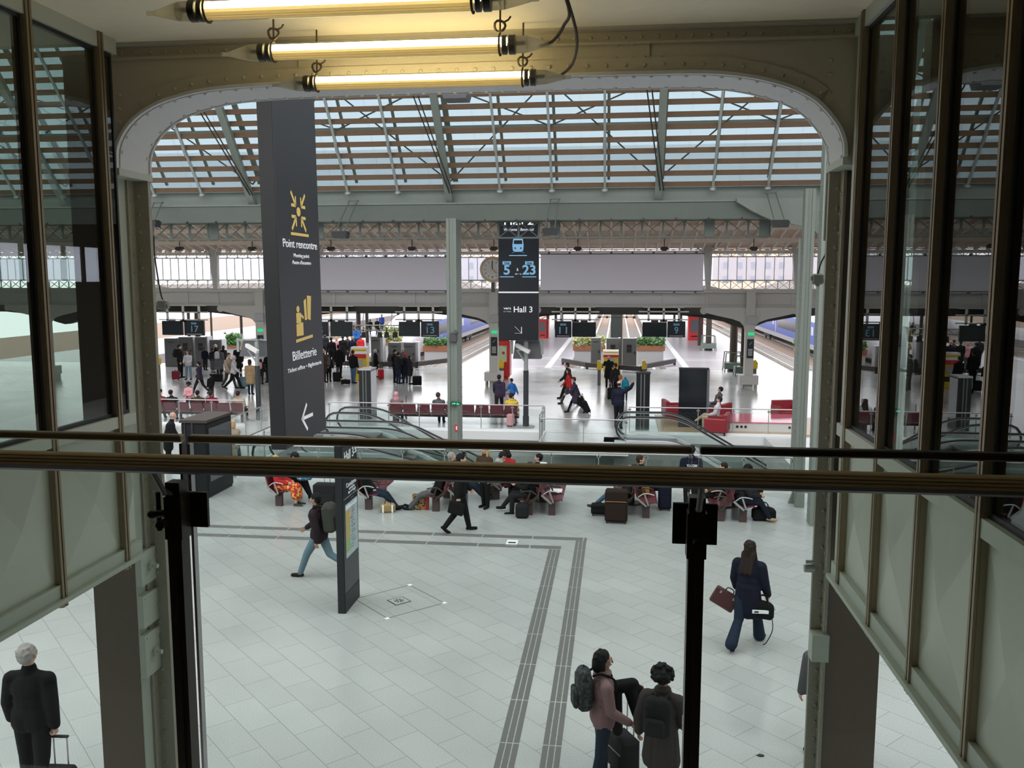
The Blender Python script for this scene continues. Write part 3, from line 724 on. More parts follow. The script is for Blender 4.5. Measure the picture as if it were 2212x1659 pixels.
for su, sv in ((-1, 1), (1, 1), (-1, -1), (1, -1)):
    tip = (-.02 + su * .12, zc + sv * .09); tail = (-.02 + su * .32, zc + sv * .30)
    stroke(b, tail, tip, .06); stroke(b, tip, (tip[0] + su * .2, tip[1] + sv * -.0), .05); stroke(b, tip, (tip[0] + su * .0, tip[1] + sv * .15), .05)
stroke(b, (-.40, sz(507)), (.42, sz(507)), .045); b.build('meeting_symbol', GOLD, t)
text('Point rencontre', .13, WHITEP, t, (.124, .02, sz(529)), SIDE, 1.56)
text('Meeting point', .06, WHITEP, t, (.124, .04, sz(553)), SIDE, .72)
text("Punto d'incontro", .06, WHITEP, t, (.124, .04, sz(568)), SIDE, .86, shear=.2)
b = MB(); disc(b, (-.22, sz(667)), .07, .055); stroke(b, (-.20, sz(697)), (-.20, sz(675)), .22); stroke(b, (-.1, sz(680)), (.03, sz(687)), .05)
b.add([mkf(-.32, sz(724)), mkf(.0, sz(724)), mkf(.0, sz(696)), mkf(-.32, sz(699))], [(0, 1, 2, 3)])
b.add([mkf(.08, sz(692)), mkf(.19, sz(692)), mkf(.17, sz(645)), mkf(.05, sz(650))], [(0, 1, 2, 3)]); b.add([mkf(.21, sz(690)), mkf(.36, sz(694)), mkf(.42, sz(641)), mkf(.22, sz(639))], [(0, 1, 2, 3)])
stroke(b, (-.36, sz(734)), (.44, sz(729)), .05); b.build('ticket_symbol', GOLD, t)
text('Billetterie', .15, WHITEP, t, (.124, .02, sz(765)), SIDE, 1.12)
text('Ticket office \u2022 Biglietteria', .065, WHITEP, t, (.124, .02, sz(792)), SIDE, 1.6, shear=.1)
b = MB(); za = sz(900); stroke(b, (-.22, za), (.3, za), .06); stroke(b, (-.24, za - .02), (.02, za + .22), .06); stroke(b, (-.24, za + .02), (.02, za - .22), .06); b.build('arrow_symbol', WHITEP, t)

# striped hall sign (faces the viewer)
p0, p1 = at(1077, 735, 35.0), at(1163, 735, 35.0); cx = (p0.x + p1.x) / 2; hw = (p1.x - p0.x) / 2; zb = p0.z
def z35(py): return at(1120, py, 35).z - zb
t = thing('hall_sign', 'black hanging sign reading Voie 5 to 23 and Hall 3', 'sign', (cx, 35.1, zb))
MB().box(-hw, hw, -.1, .1, 0, z35(440)).build('sign_body', SIGNB, t)
MB().box(-hw, hw, -.105, -.1, z35(633), z35(630)).build('divider', WHITEP, t)
MB().cyl((-.5, 0, z35(440)), (-.5, 0, z35(440) + 2), .03).cyl((.5, 0, z35(440)), (.5, 0, z35(440) + 2), .03).build('hanger', DARKST, t)
f = -.104
def sx_(px): return (px - 1120) * hw / 43.0
text('Hall 2', .27, WHITEP, t, (0, f, z35(479)), FRONT, sx_(1120 + 62), bold=.02)
text('Welcome \u2022 Benvenuti', .11, WHITEP, t, (0, f, z35(496)), FRONT, sx_(1120 + 64), shear=.2)
def mkg(b, pts): b.add([(sx_(x), f, z35(y)) for x, y in pts], [list(range(len(pts)))[::-1]])
b = MB(); b.mt(BLUEP)
b.prism([(sx_(x), z35(y)) for x, y in [(1108, 541), (1107, 530), (1109, 515), (1114, 513), (1124, 513), (1129, 515), (1131, 530), (1130, 541), (1126, 544), (1112, 544)]][::-1], 'y', f - .004, f)
b.mt(SIGNB).prism([(sx_(x), z35(y)) for x, y in [(1110, 527), (1110.5, 519), (1127.5, 519), (1128, 527)]][::-1], 'y', f - .008, f - .004)
for x in (1113, 1125): b.cyl((sx_(x), f - .004, z35(536)), (sx_(x), f - .009, z35(536)), .033, n=12)
b.mt(BLUEP)
for x0, x1 in ((1112, 1106), (1126, 1132)): b.bar((sx_(x0), f, z35(543)), (sx_(x1), f, z35(547)), .035, .01)
b.box(sx_(1100), sx_(1138), f - .004, f, z35(553), z35(551)); b.box(sx_(1080), sx_(1110), f - .004, f, z35(599), z35(597)); b.box(sx_(1128), sx_(1158), f - .004, f, z35(599), z35(597)); b.box(sx_(1110), sx_(1128), f - .003, f, z35(542.5), z35(541))
b.build('train_symbol', None, t)
for c in (1095, 1143):
    b = MB(); b.rbox(sx_(c - 9), sx_(c + 9), f - .006, f, z35(571.5), z35(564.5), .003); b.build('track_pill', BLUEP, t)
    text('Voie', .085, SIGNB, t, (sx_(c), f - .008, z35(568)), FRONT, sx_(1120 + 12), bold=.03)
text('5', .36, BLUEP, t, (sx_(1095), f, z35(584)), FRONT, sx_(1120 + 13), bold=.035)
text('23', .36, BLUEP, t, (sx_(1143), f, z35(584)), FRONT, sx_(1120 + 28), bold=.035)
text('\u00e0', .13, WHITEP, t, (sx_(1118), f, z35(582)), FRONT); text('to \u2022 a', .075, WHITEP, t, (sx_(1119), f, z35(591.5)), FRONT, sx_(1120 + 13), shear=.2)
text('vers', .10, WHITEP, t, (sx_(1096), f, z35(666)), FRONT, sx_(1120 + 16), bold=.02); text('to \u2022 verso', .045, WHITEP, t, (sx_(1096), f, z35(673)), FRONT, sx_(1120 + 16))
text('Hall 3', .23, WHITEP, t, (sx_(1130), f, z35(669)), FRONT, sx_(1120 + 40), bold=.015)
b = MB(); b.bar((sx_(1112), f, z35(705)), (sx_(1126), f, z35(719)), .05, .006).bar((sx_(1127), f, z35(706)), (sx_(1127), f, z35(720.5)), .05, .006).bar((sx_(1112), f, z35(720)), (sx_(1128), f, z35(720)), .05, .006).build('arrow_symbol', WHITEP, t)

# map totem close by
p0, p1 = fl(745, 1326), fl(779, 1288); X = (p0.x + p1.x) / 2
Ya, Yb = p0.y, p1.y; W = (Yb - Ya) / 2; x0 = fl(729, 1327).x - X
t = thing('map_totem', 'charcoal floor-standing totem headed Hall 3 with a city map poster', 'sign', (X, (Ya + Yb) / 2, 0)); HT = at(733, 965, Ya).z
MB().box(x0, -.01, -W, W, 0, HT).build('totem_body', mat('charcoal_case', (.020, .022, .024), .5, spec=.3), t)
MB().box(-.01, .0, -W + .01, W - .01, .36, HT - .02).build('face_panel', mat('totem_face', (.009, .012, .018), .3, spec=.3), t)
MB().box(-.01, .002, -W + .01, W - .01, .0, .35).build('plinth_panel', MATS['charcoal_case'], t)
MB().box(x0 + .0, 0, -W, W, HT, HT + .03).build('top_cap', GREYM, t)
def tz(py, px=760): return at(px, py, (Ya + Yb) / 2).z
z0m, z1m = tz(1195), tz(1082)
b = MB(); b.mt(mat('map_paper', (.42, .50, .52), .4, var=.3, scale=9)).box(0, .006, -W + .12, W - .06, z0m, z1m)
zm = z0m + (z1m - z0m) * .35
b.mt(mat('map_ochre', (.52, .40, .12), .5)).box(.006, .008, -W + .13, -W + .36, zm, z1m - .13); b.mt(mat('map_green', (.30, .46, .16), .5)).box(.006, .008, -W + .13, -W + .36, z0m + .1, zm)
b.mt(mat('map_ink', (.14, .2, .24), .5))
for k in range(22): b.box(.006, .008, W - .42 + random.uniform(-.12, 0), W - .28 + random.uniform(-.08, .1), z0m + .12 + k * .055, z0m + .125 + k * .055 + random.uniform(.004, .02))
b.mt(WHITEP).box(.006, .008, -W + .14, W - .10, z1m - .1, z1m - .03); b.mt(mat('map_orange', (.6, .22, .05), .5)).bar((.008, -.1, z1m - .3), (.008, .08, z1m - .22), .02, .002)
b.build('map_poster', None, t)
text('Hall 3', .17, WHITEP, t, (.004, -W + .40, tz(981)), SIDE, .56, bold=.01)
b = MB(); zc = tz(974); 
def bar2(a, c): b.bar((.005, *a), (.005, *c), .03, .004)
bar2((W - .26, zc + .09), (W - .1, zc - .07)); bar2((W - .26, zc - .08), (W - .09, zc - .08)); bar2((W - .1, zc + .06), (W - .1, zc - .09)); b.build('arrow_symbol', WHITEP, t)
text('Consignes', .085, WHITEP, t, (.004, .05, tz(1044)), SIDE, .6); text('Left luggage', .045, WHITEP, t, (.004, .08, tz(1054)), SIDE, .34, shear=.15); text('Deposito bagagli', .045, WHITEP, t, (.004, .08, tz(1061)), SIDE, .44, shear=.15)
MB().box(0, .004, -W + .05, W - .04, z1m + .11, z1m + .118).build('divider', LTGREY, t)

# dark double display left
p = fl(450, 1078); q = fl(490, 1054); xl = fl(404, 1072).x
t = thing('advert_display', 'black double-sided display cabinet with a screen, beside the left column', 'display', ((xl + p.x) / 2, (p.y + q.y) / 2 + .2, 0)); hw = (p.x - xl) / 2; hy = (q.y - p.y) / 2 + .15; 
MB().rbox(-hw, hw, -hy, hy, .05, 2.12, .03).build('cabinet', mat('satin_black_case', (.006, .007, .008), .45, spec=.25), t)
MB().box(-hw - .03, hw + .03, -hy - .03, hy + .03, 2.12, 2.2).build('top_cap', DARKST, t); MB().box(-hw + .05, hw - .02, -hy + .05, hy - .05, 0, .05).build('foot', BLACK, t)
MB().box(hw, hw + .012, -hy + .12, hy - .1, .45, 1.95).build('screen', mat('idle_screen', (.07, .075, .085), .12), t)
MB().box(-hw + .30, -hw + .36, -hy - .02, -hy, .05, 2.12).box(-hw + .1, -hw + .14, -hy - .02, -hy, .05, 2.12).build('edge_rib', BLACK, t)
# black speaker like bumper beside near post is part of the balustrade

def totem(label, px0, px1, pyt, pyb, dep, m, side=None, name='info_totem', tilt=0):
    p, q = fl(px0, pyb), fl(px1, pyb); h = at(px0, pyt, p.y).z; w_ = (q.x - p.x) / 2
    t = thing(name, label, 'display', ((p.x + q.x) / 2, p.y + dep / 2, 0))
    MB().box(-w_, w_, -dep / 2, dep / 2, 0, h).build('cabinet', m, t)
    MB().box(-w_ - .02, w_ + .02, -dep / 2 - .02, dep / 2 + .02, h, h + .06).build('top_cap', LTGREY if side else BLACK, t)
    b = MB()
    for k in ((-.4, .1) if name != 'monolith_display' else (.985,)): b.box(w_ * k - (.05 if k > .9 else 0), w_ * k + .05, -dep / 2 - .015, -dep / 2, 0, h)
    b.build('edge_rib', GREYM, t)
    if side: MB().box(w_, w_ + .01, -dep / 2 + .05, dep / 2, .4, h - .05).build('pale_panel', side, t)  # white side face of the cabinet
    return t
totem('black totem with pale side panel behind the left escalator', 777, 803, 800, 905, .9, mat('gloss_black_case', (.012, .014, .014), .2), mat('pale_poster', (.66, .66, .70), .3))
totem('black ribbed totem beside the man raising his arm', 1373, 1402, 808, 928, .5, MATS['gloss_black_case'])
totem('wide black monolith screen before the red armchairs', 1465, 1527, 798, 925, .25, BLACKG, name='monolith_display')

# ------------------------------------------------------------------ display masts with cameras
def mast(px, py, lab):
    p = fl(px, py); g = thing('display_mast', lab, 'mast', p, 0, 'camera and display masts')
    z = lambda yy: at(px, yy, p.y).z
    MB().cyl((0, 0, 0), (0, 0, .035), .36, n=20).build('base_plate', GALV, g)
    MB().cyl((0, 0, .03), (0, 0, z(800 if px > 900 else 790)), .11, n=12).cyl((0, 0, .03), (0, 0, .45), .13, n=12).build('lower_pole', mat('charcoal_pole', (.03, .034, .038), .4), g)
    MB().cyl((0, 0, z(800)), (0, 0, z(738)), .09, n=12).build('upper_pole', GALV, g)
    hz_ = z(737); hb = z(777 if px > 900 else 772); w0 = .58 if px > 900 else .95
    b = MB(); q = [(-w0, hz_), (w0, hz_), (w0, hb), (-w0, hb)]
    y0 = .35
    b.add([(-w0 * 1.0, y0, hb), (w0 * 1.0, y0, hb), (w0 * .84, y0 + .1, hz_), (-w0 * .84, y0 + .1, hz_), (-w0, y0 + .7, hb), (w0, y0 + .7, hb), (w0 * .84, y0 + .6, hz_), (-w0 * .84, y0 + .6, hz_)],
          [(0, 1, 2, 3), (5, 4, 7, 6), (1, 5, 6, 2), (4, 0, 3, 7), (3, 2, 6, 7), (4, 5, 1, 0)])
    b.build('display_housing', mat('dark_grey_housing', (.085, .09, .095), .4), g)
    MB().box(-w0, w0, y0 - .03, y0, hz_ + .0, hz_ + .06).box(-w0 - .1, -w0, y0, y0 + .1, hb + .2, hz_ + .1).box(w0, w0 + .1, y0, y0 + .1, hb + .2, hz_ + .1).box(-.03, .03, 0, y0 + .2, hz_, hz_ + .06).build('display_frame', GALV, g)
    b = MB(); c = Vector((-.02, -.25, z(752))); b.bar(c + Vector((-.33, .05, .13)), c + Vector((.2, -.1, -.13)), .16, .15); b.ell(c + Vector((-.33, .05, .13)), .08, 8, 6); b.build('camera_housing', mat('white_camera', (.75, .74, .70), .4), g)
    MB().bar((0, 0, z(785)), (-.35, -.1, z(757)), .06).bar((-.35, -.1, z(757)), (-.1, -.2, z(754)), .05).build('camera_arm', GALV, g)
    return g
mast(560, 908, 'grey and charcoal camera mast before the grey cabinets at left')
mast(1136, 922, 'grey and charcoal camera mast right of the tall green column')

# ------------------------------------------------------------------ far side: girder, glazing, roof
GYF = 50.0
t = thing('riveted_girder', 'cream riveted plate girder running across the far side of the hall', 'beam', (-12, GYF, 4.5))
b = MB(t.location); b.mt(CREAM).box(-52, 22, GYF, GYF + .1, 4.5, 5.33).box(-52, 22, GYF - .18, GYF + .2, 5.27, 5.46).box(-52, 22, GYF - .18, GYF + .2, 4.46, 4.52)
b.mt(mat('dark_rivet', (.35, .35, .33), .6)); x = -45
while x < 21:
    b.box(x, x + .05, GYF - .015, GYF, 4.60, 4.64); x += .16
b.build('girder_web', None, t)
for k in range(-3, 4):
    xx = -7.0 + 3.42 * 0 + k * 3.42 * 2
for px in (405, 471, 722, 808, 895, 1258, 1341, 1434, 1527, 1712): 
    x = at(px, 650, GYF).x; MB(t.location).box(x - .07, x + .07, GYF - .05, GYF, 4.52, 5.27).build('stiffener', CREAM, t)
t = thing('far_lattice', 'cream lattice bands above and below the far glazing', 'truss', (-12, GYF, 5.4))
b = MB(t.location); lattice(b, -52, 22, GYF + .05, 5.42, 5.99, .63, .05, .07); b.build('lower_lattice', CREAM, t)
b = MB(t.location); lattice(b, -52, 22, GYF + .05, 7.22, 7.70, .63, .05, .06); b.build('upper_lattice', CREAM, t)
cols = [at(565, 640, GYF).x, at(1068, 640, GYF).x, at(1620, 640, GYF).x]; cols.insert(0, cols[0] - 13.6)
ups = [at(468, 560, GYF).x, at(1530, 560, GYF).x, at(1722, 560, GYF).x, at(690, 560, GYF).x, at(468, 560, GYF).x - 7]
g = struct('window_1', loc=(-12, GYF + .1, 5.98)); x = -52
while x < 22:
    x1 = min(x + 4.5, 22); MB((-12, GYF + .1, 5.98)).box(x, x1, GYF + .1, GYF + .11, 5.98, 7.24).build('pane', FROST, g)
    b = MB((-12, GYF + .1, 5.98)); xx = x
    while xx < x1: b.box(xx, xx + .035, GYF + .06, GYF + .1, 5.98, 7.24); xx += .5
    b.build('glazing_bar', CREAM, g); x = x1
for i, x in enumerate(ups):
    p = (x, GYF - .3, 5.4); b = MB(p); b.mt(CREAM).prism([(x - .13, 5.46), (x + .13, 5.46), (x + .2, 8.2), (x - .35, 8.2)], 'y', GYF - .35, GYF - .05)
    b.bar((x, GYF - .3, 7.2), (x - 1.6, GYF - .8, 8.5), .08).bar((x, GYF - .3, 7.4), (x + 1.1, GYF - 1.5, 8.5), .08)
    tag(b.build('tapered_post'), 'cream tapered post on the far girder, ' + ['first from the left of the tall sign', 'at the right end of the long blank board', 'at the far right by the bridge pier', 'hidden behind the left blank board', 'outermost on the left'][i], 'post')
labs = ['far left, mostly hidden', 'left, behind the camera mast', 'centre, carrying the clock side of the hall', 'right, beside the yellow shelter']
for i, x in enumerate(cols):
    t = thing('hall_post', 'cream riveted post with curved brackets, ' + labs[i], 'column', (x, GYF - .2, 0), 0, 'cream posts under the far girder')
    MB().box(-.24, .24, -.25, .2, 0, 5.46).build('shaft', CREAM, t)
    MB().box(-.5, .5, -.5, .45, .25, .75).box(-.45, -.38, -.45, .4, 0, .25).box(.38, .45, -.45, .4, 0, .25).build('base_box', CREAM, t)
    for s in (-1, 1):
        C_ = [(.24, 3.15), (.30, 3.45), (.5, 3.68), (.95, 3.84), (1.7, 4.0), (2.6, 4.22), (2.6, 4.46), (.24, 4.46)]
        poly = [(s * a, c) for a, c in C_]
        MB().prism(poly if s > 0 else poly[::-1], 'y', -.12, .12).ell((s * 2.5, 0, 4.28), (.2, .15, .2), 8, 6).build('bracket', CREAM, t)
    if i:
        MB().box(-.14, .22, -.30, -.26, 1.7, 2.75).build('notice_panel', SIGNB, t); b = MB(); b.mt(WHITEP).bar((-.02, -.31, 2.45), (.12, -.31, 2.6), .08, .01)
        for k in range(5): b.box(-.08, .16, -.305, -.30, 1.85 + k * .08, 1.88 + k * .08)
        b.build('notice_print', None, t)
        MB().box(-.1, .22, -.33, -.28, 2.95, 3.12).build('exit_sign', mat('green_exit_sign', (.02, .35, .12), .4, emit=(.02, .5, .2), estr=.5), t)
        MB().box(-.2, .3, -.4, -.25, 3.6, 4.0).build('junction_box', LTGREY, t)
# blank boards
for (xa, ya, xb, yb, lab) in ((690, 557, 968, 627, 'blank pale lilac banner board left of the green column'), (1168, 550, 1518, 628, 'blank pale lilac banner board right of the black hall sign')):
    p, q = at(xa, ya, 49.3), at(xb, yb, 49.3); t = thing('banner_board', lab, 'board', ((p.x + q.x) / 2, 49.3, q.z)); w_ = (q.x - p.x) / 2; h = p.z - q.z
    MB().box(-w_, w_, -.04, .04, 0, h).build('board', mat('lilac_board', (.93, .90, 1.0), .7), t)
    b = MB(); b.box(-w_ - .05, w_ + .05, -.05, .05, h, h + .05).box(-w_ - .05, w_ + .05, -.05, .05, -.05, 0); k = -w_ + .4
    while k < w_: b.box(k, k + .12, -.06, .1, h + .05, h + .14).box(k, k + .12, -.06, .1, -.12, -.05); k += 1.15
    b.build('board_frame', GREYM, t)
# clock
p = at(1064, 582, 49.3); t = thing('station_clock', 'round station clock with gold rim, half hidden by the black hall sign', 'clock', p); MB().box(-.1, .1, .15, .85, -1.25, 0).build('mount', GREYM, t)
MB().cyl((0, .2, 0), (0, -.02, 0), .72, n=40).build('rim', mat('gold_rim', (.62, .50, .30), .5), t); MB().cyl((0, -.02, 0), (0, -.05, 0), .56, n=40).build('dial', mat('dial_white', (.8, .8, .8), .5), t); MB().cyl((0, -.05, 0), (0, -.055, 0), .30, n=30).build('dial_centre', mat('dial_warm', (.75, .70, .60), .5), t)
b = MB()
for k in range(12):
    a = R(30 * k)
    for o_ in (-.035, 0, .035): b.bar((.36 * math.sin(a) + o_ * math.cos(a), -.06, .36 * math.cos(a) - o_ * math.sin(a)), (.5 * math.sin(a) + o_ * math.cos(a), -.06, .5 * math.cos(a) - o_ * math.sin(a)), .014, .006)
b.build('numerals', BLACK, t)
MB().bar((0, -.07, 0), (-.02, -.07, .44), .05, .01).build('clock_hand', BLACK, t); MB().bar((0, -.08, 0), (.26, -.08, -.24), .05, .01).build('clock_hand', BLACK, t)
# timber roof behind
t = thing('timber_canopy', 'pale timber boarded roof with joists beyond the lattice truss', 'roof', (-12, 46, 8)); s_ = .22
def rz_(y): return 7.72 + (50.2 - y) * s_
b = MB(t.location); b.add([(-52, 50.2, rz_(50.2)), (22, 50.2, rz_(50.2)), (22, 35, rz_(35)), (-52, 35, rz_(35)), (-52, 50.2, rz_(50.2) + .1), (22, 50.2, rz_(50.2) + .1), (22, 35, rz_(35) + .1), (-52, 35, rz_(35) + .1)], [(0, 1, 2, 3), (7, 6, 5, 4), (0, 4, 5, 1), (2, 6, 7, 3)]); b.build('boarding', mat('roof_boards', (.62, .47, .37), .8, var=.15, scale=3), t)  # near end lengthened out of view to cut sky light on the concourse
b = MB(t.location); x = -45
while x < 22: b.bar((x, 50.1, rz_(50.1) - .1), (x, 35, rz_(35) - .1), .07, .2); x += .62
b.build('joists', JOIST, t)
for y in (50.0, 47.6, 45.2, 42.8): MB(t.location).box(-52, 22, y - .06, y + .06, rz_(y) - .36, rz_(y) - .16).build('purlin', JOIST, t)
for i, px in enumerate((388, 545, 715, 890, 1067, 1248, 1435, 1628)):
    p = at(px, 537, 47.5); g = thing('roof_lamp', 'small dark lamp under the timber roof, ' + ['first', 'second', 'third', 'fourth', 'fifth', 'sixth', 'seventh', 'last'][i] + ' of eight from the left', 'lamp', p, 0, 'lamps under the timber roof')
    MB().prism([(-.15, .1), (-.22, -.02), (-.1, -.12), (.1, -.12), (.22, -.02), (.15, .1)], 'y', -.15, .15).build('lamp_shade', DARKST, g); MB().cyl((0, 0, .1), (0, 0, .5), .02, n=6).build('stem', DARKST, g)
# soffit and hanging platform signs
b = MB(); b.box(-52, 22, 51.5, 56.5, 3.98, 4.5); struct('trim_2', b, mat('dark_soffit', (.025, .025, .022), .7))
PS = 50.9
def pscreen(px0, py0, px1, py1, lab, txt=None):
    p, q = at(px0, py0, PS), at(px1, py1, PS); g = thing('platform_sign' if txt else 'departure_screen', lab, 'sign' if txt else 'screen', ((p.x + q.x) / 2, PS, q.z), 0, 'platform number signs' if txt else 'platform departure screens')
    w_ = (q.x - p.x) / 2; h = p.z - q.z
    MB().rbox(-w_, w_, 0, .18, 0, h, .02).build('case', SIGNB, g)
    if txt:
        text(txt, h * .42, BLUEP, g, (0, -.004, h * .42), FRONT, (.55 if len(txt) > 1 else .26) * h * .9, bold=.008)
        MB().rbox(-.17, .17, -.008, 0, h * .74, h * .86, .003).build('track_pill', BLUEP, g); text('Voie', h * .06, SIGNB, g, (0, -.01, h * .80), FRONT)
        MB().box(-w_ * .78, w_ * .78, -.006, 0, h * .08, h * .105).build('underline', WHITEP, g)
    else:
        MB().box(-w_ + .06, w_ - .06, -.01, 0, .06, h - .06).build('screen', mat('screen_glass', (.012, .02, .024), .15), g); MB().box(-.2, .2, .02, .1, h, h + .12).build('mount', DARKST, g)
    return g
pscreen(397, 692, 441, 725, 'black sign with light blue platform number 17', '17')
pscreen(349, 693, 395, 724, 'blank departure screen left of the 17 sign')
pscreen(668, 695, 709, 727, 'black platform sign reading 15, partly behind the tall sign', '15')
pscreen(713, 695, 761, 727, 'blank departure screen right of the 15 sign')
pscreen(909, 694, 948, 728, 'black sign with light blue platform number 13', '13')
pscreen(861, 695, 907, 727, 'blank departure screen left of the 13 sign')
pscreen(1199, 694, 1234, 729, 'black sign with light blue platform number 11', '11')
pscreen(1236, 696, 1287, 728, 'blank departure screen right of the 11 sign')
pscreen(1442, 694, 1480, 729, 'black sign with light blue platform number 9', '9')
pscreen(1388, 696, 1440, 728, 'blank departure screen left of the 9 sign')
for i, (a, c) in enumerate(((350, 440), (670, 760), (862, 946), (1201, 1285), (1390, 1478))):
    p, q = at(a, 662, PS), at(c, 694, PS); b = MB(p); b.mt(CREAM); xm = (p.x + q.x) / 2
    for x in (p.x + .3, xm, q.x - .3): b.box(x - .06, x + .06, PS, PS + .1, q.z, 4.45)
    for z in (q.z + .05, q.z + .5): b.box(p.x - .25, q.x + .25, PS, PS + .1, z, z + .07)
    b.box(p.x, q.x, PS, PS + .65, 4.40, 4.47); b.mt(DARKST).box(xm - .2, xm + .2, PS, PS + .15, q.z - .05, q.z + .06)
    tag(b.build('sign_hanger'), 'cream hanger frame above the signs of platform ' + ['17, the leftmost', '15, beside the tall sign', '13, left of the green column', '11, right of the black hall sign', '9, the rightmost'][i], 'frame')
p, q = at(759, 703, 50.95), at(863, 703, 50.95); b = MB(p)
for z in (0, -.3): b.cyl(p + Vector((0, 0, z)), q + Vector((0, 0, z)), .03, n=6); b.cyl(p + Vector((0, .3, z)), q + Vector((0, .3, z)), .03, n=6)
k = 0
while k < 9: xx = p.x + (q.x - p.x) * k / 9; x2 = p.x + (q.x - p.x) * (k + 1) / 9; b.cyl((xx, p.y, p.z - .3 * (k % 2)), (x2, p.y, p.z - .3 * ((k + 1) % 2)), .018, n=5); k += 1
[b.cyl((xx, 51.25, p.z), (xx, 51.56, 4.05), .025, n=6) for xx in (p.x + .6, q.x - .6)]
tag(b.build('lighting_truss', GALV), 'silver lighting truss between the platform 15 and 13 screens', 'truss')
for i, px in enumerate((785, 820, 835, 853)):
    p = at(px, 722, 50.9); g = thing('stage_light', 'black stage light clamped under the silver truss, ' + ['first', 'second', 'third', 'last'][i] + ' from the left', 'light', p, 0, 'stage lights on the truss')
    MB().cyl((0, 0, .12), (.03, -.05, -.2), .12, .17, 10).build('lamp_body', BLACK, g); MB().box(-.02, .02, -.02, .02, .1, .42).box(-.16, .16, -.02, .02, .06, .1).build('yoke', BLACK, g)

# ================================================================== OUTSIDE: platforms, tracks, trains
ZT = -.6
b = MB(); b.box(-70, 60, 59.5, 260, -1.3, ZT - .15)
struct('ground', b, BALLAST)
b = MB()
for (x0, x1) in ((-11.0, -3.3), (3.3, 11.4), (-28.0, -19.0), (19.2, 28), (-46, -36.5), (36, 48)): b.box(x0, x1, 59.5, 250, -1.2, 0)
struct('platform', b, PLATF)
b = MB()
for x0 in (-10.4, -4.9, 4.5, 10.6, -19.9, -27.2): b.box(x0, x0 + .42, 59.6, 250, 0, .004)
for (x0, x1) in ((-11, -3.3), (3.3, 11.4)):
    for y in (60.5, 66, 67.2): b.box(x0, x1, y, y + .12, 0, .003)
struct('trim_3', b, STRIPE)
for i, xr in enumerate((-1.84, 2.02, 13.6, 17.6, -13.3, -17.0, -30, -33.5)):
    g = thing('railway_track', 'railway track with two steel rails, ' + ['left one of the pair between the two middle platforms', 'right one of the pair between the two middle platforms', 'first one right of the right middle platform', 'under the right train', 'first one left of the left middle platform', 'under the left train', 'beyond the left train', 'farthest at left'][i], 'track', (xr, 62, ZT), 0, 'tracks')
    for s in (-1, 1): MB().box(s * .72 - .04, s * .72 + .04, 0, 120, 0, .16).box(s * .72 - .09, s * .72 + .09, 0, 120, -.02, .02).build('rail', RAILM, g)
    b = MB()
    for k in range(90): b.box(-1.2, 1.2, k * .65, k * .65 + .26, -.14, -.03)
    b.build('sleepers', mat('concrete_sleeper', (.36, .33, .30), .9), g)
def train(label, xs, s, y0, y1, nose):
    # side plane facing the middle at xs; s=+1: the train lies to +X of it
    g = thing('express_train', label, 'train', (xs, y0, ZT)); W = 2.9
    prof = [(0, .75), (0, 2.9), (.12, 3.35), (.45, 3.75), (W / 2, 3.9), (W - .45, 3.75), (W - .12, 3.35), (W, 2.9), (W, .75)]
    def loft(zmap, name, m, ya, yb, grow=0.0):
        pass
    sec = []; ys = [0, .5, 1.3, 2.6, 4.5, 7.0] if nose else [0]
    for j, yy in enumerate(ys + [y1 - y0]):
        f = 1.0 if not nose or yy >= 7 else (.22, .45, .66, .84, .95, 1.0)[j]
        sec.append([(s * (W / 2 + (a - W / 2) * (.55 + .45 * f)), yy, .75 + (z - .75) * f) for a, z in prof])
    b = MB(); b.smooth = True; n = len(prof); vs = [p for q in sec for p in q]; fs = []
    for j in range(len(sec) - 1):
        for k in range(n):
            q = (j * n + k, j * n + (k + 1) % n, (j + 1) * n + (k + 1) % n, (j + 1) * n + k); fs.append(q if s < 0 else q[::-1])
    fs += [tuple(range(n)) if s > 0 else tuple(range(n))[::-1], tuple(range((len(sec) - 1) * n, len(sec) * n))[::-1 if s > 0 else 1]]
    b.add(vs, fs).build('car_body', TRAINW, g)
    e = -.012 * s; ya = 7.2 if nose else .2; L_ = y1 - y0
    MB().box(min(e, e + .01), max(e, e + .01), ya, L_, 1.15, 3.0).build('blue_band', TRAINB, g)
    y = ya + 1
    while y < L_ - 16:
        MB().box(min(2.2 * e, e), max(2.2 * e, e), y, y + 11, 1.75, 2.65).build('window_band', TRAINK, g)
        b = MB(); b.mt(TRAINW); b.box(min(2 * e, e), max(2 * e, e), y + 12.2, y + 12.5, 1.2, 2.95).box(min(2 * e, e), max(2 * e, e), y + 13.4, y + 14.2, 1.9, 2.6); b.build('door', None, g)
        y += 18.7
    MB().box(min(e, e + s * .6), max(e, e + s * .6), ya - 3, L_, .72, 1.15).build('grey_skirt', mat('skirt_grey', (.42, .42, .45), .4), g)
    y = ya
    while y < L_:
        b = MB()
        for k in (0, 2.6): b.cyl((s * .3, y + k, .45), (s * .42, y + k, .45), .45, n=14)
        b.box(min(s * .2, s * .5), max(s * .2, s * .5), y - .6, y + 3.2, .38, .7); b.build('bogie', mat('bogie_dark', (.04, .04, .045), .6), g); y += 18.7
    if nose: MB().add([(s * .9, 1.45, 2.75), (s * 2.0, 1.45, 2.75), (s * 2.1, 2.5, 3.2), (s * .8, 2.5, 3.2)], [(0, 1, 2, 3)]).build('windscreen', TRAINK, g)
train('blue and silver express train nose-in at the left, beyond platform 13', -15.55, -1, 66, 170, True)
train('blue and silver express train at right beyond the red drinks machine', 16.2, 1, 61, 150, False)
b = MB()
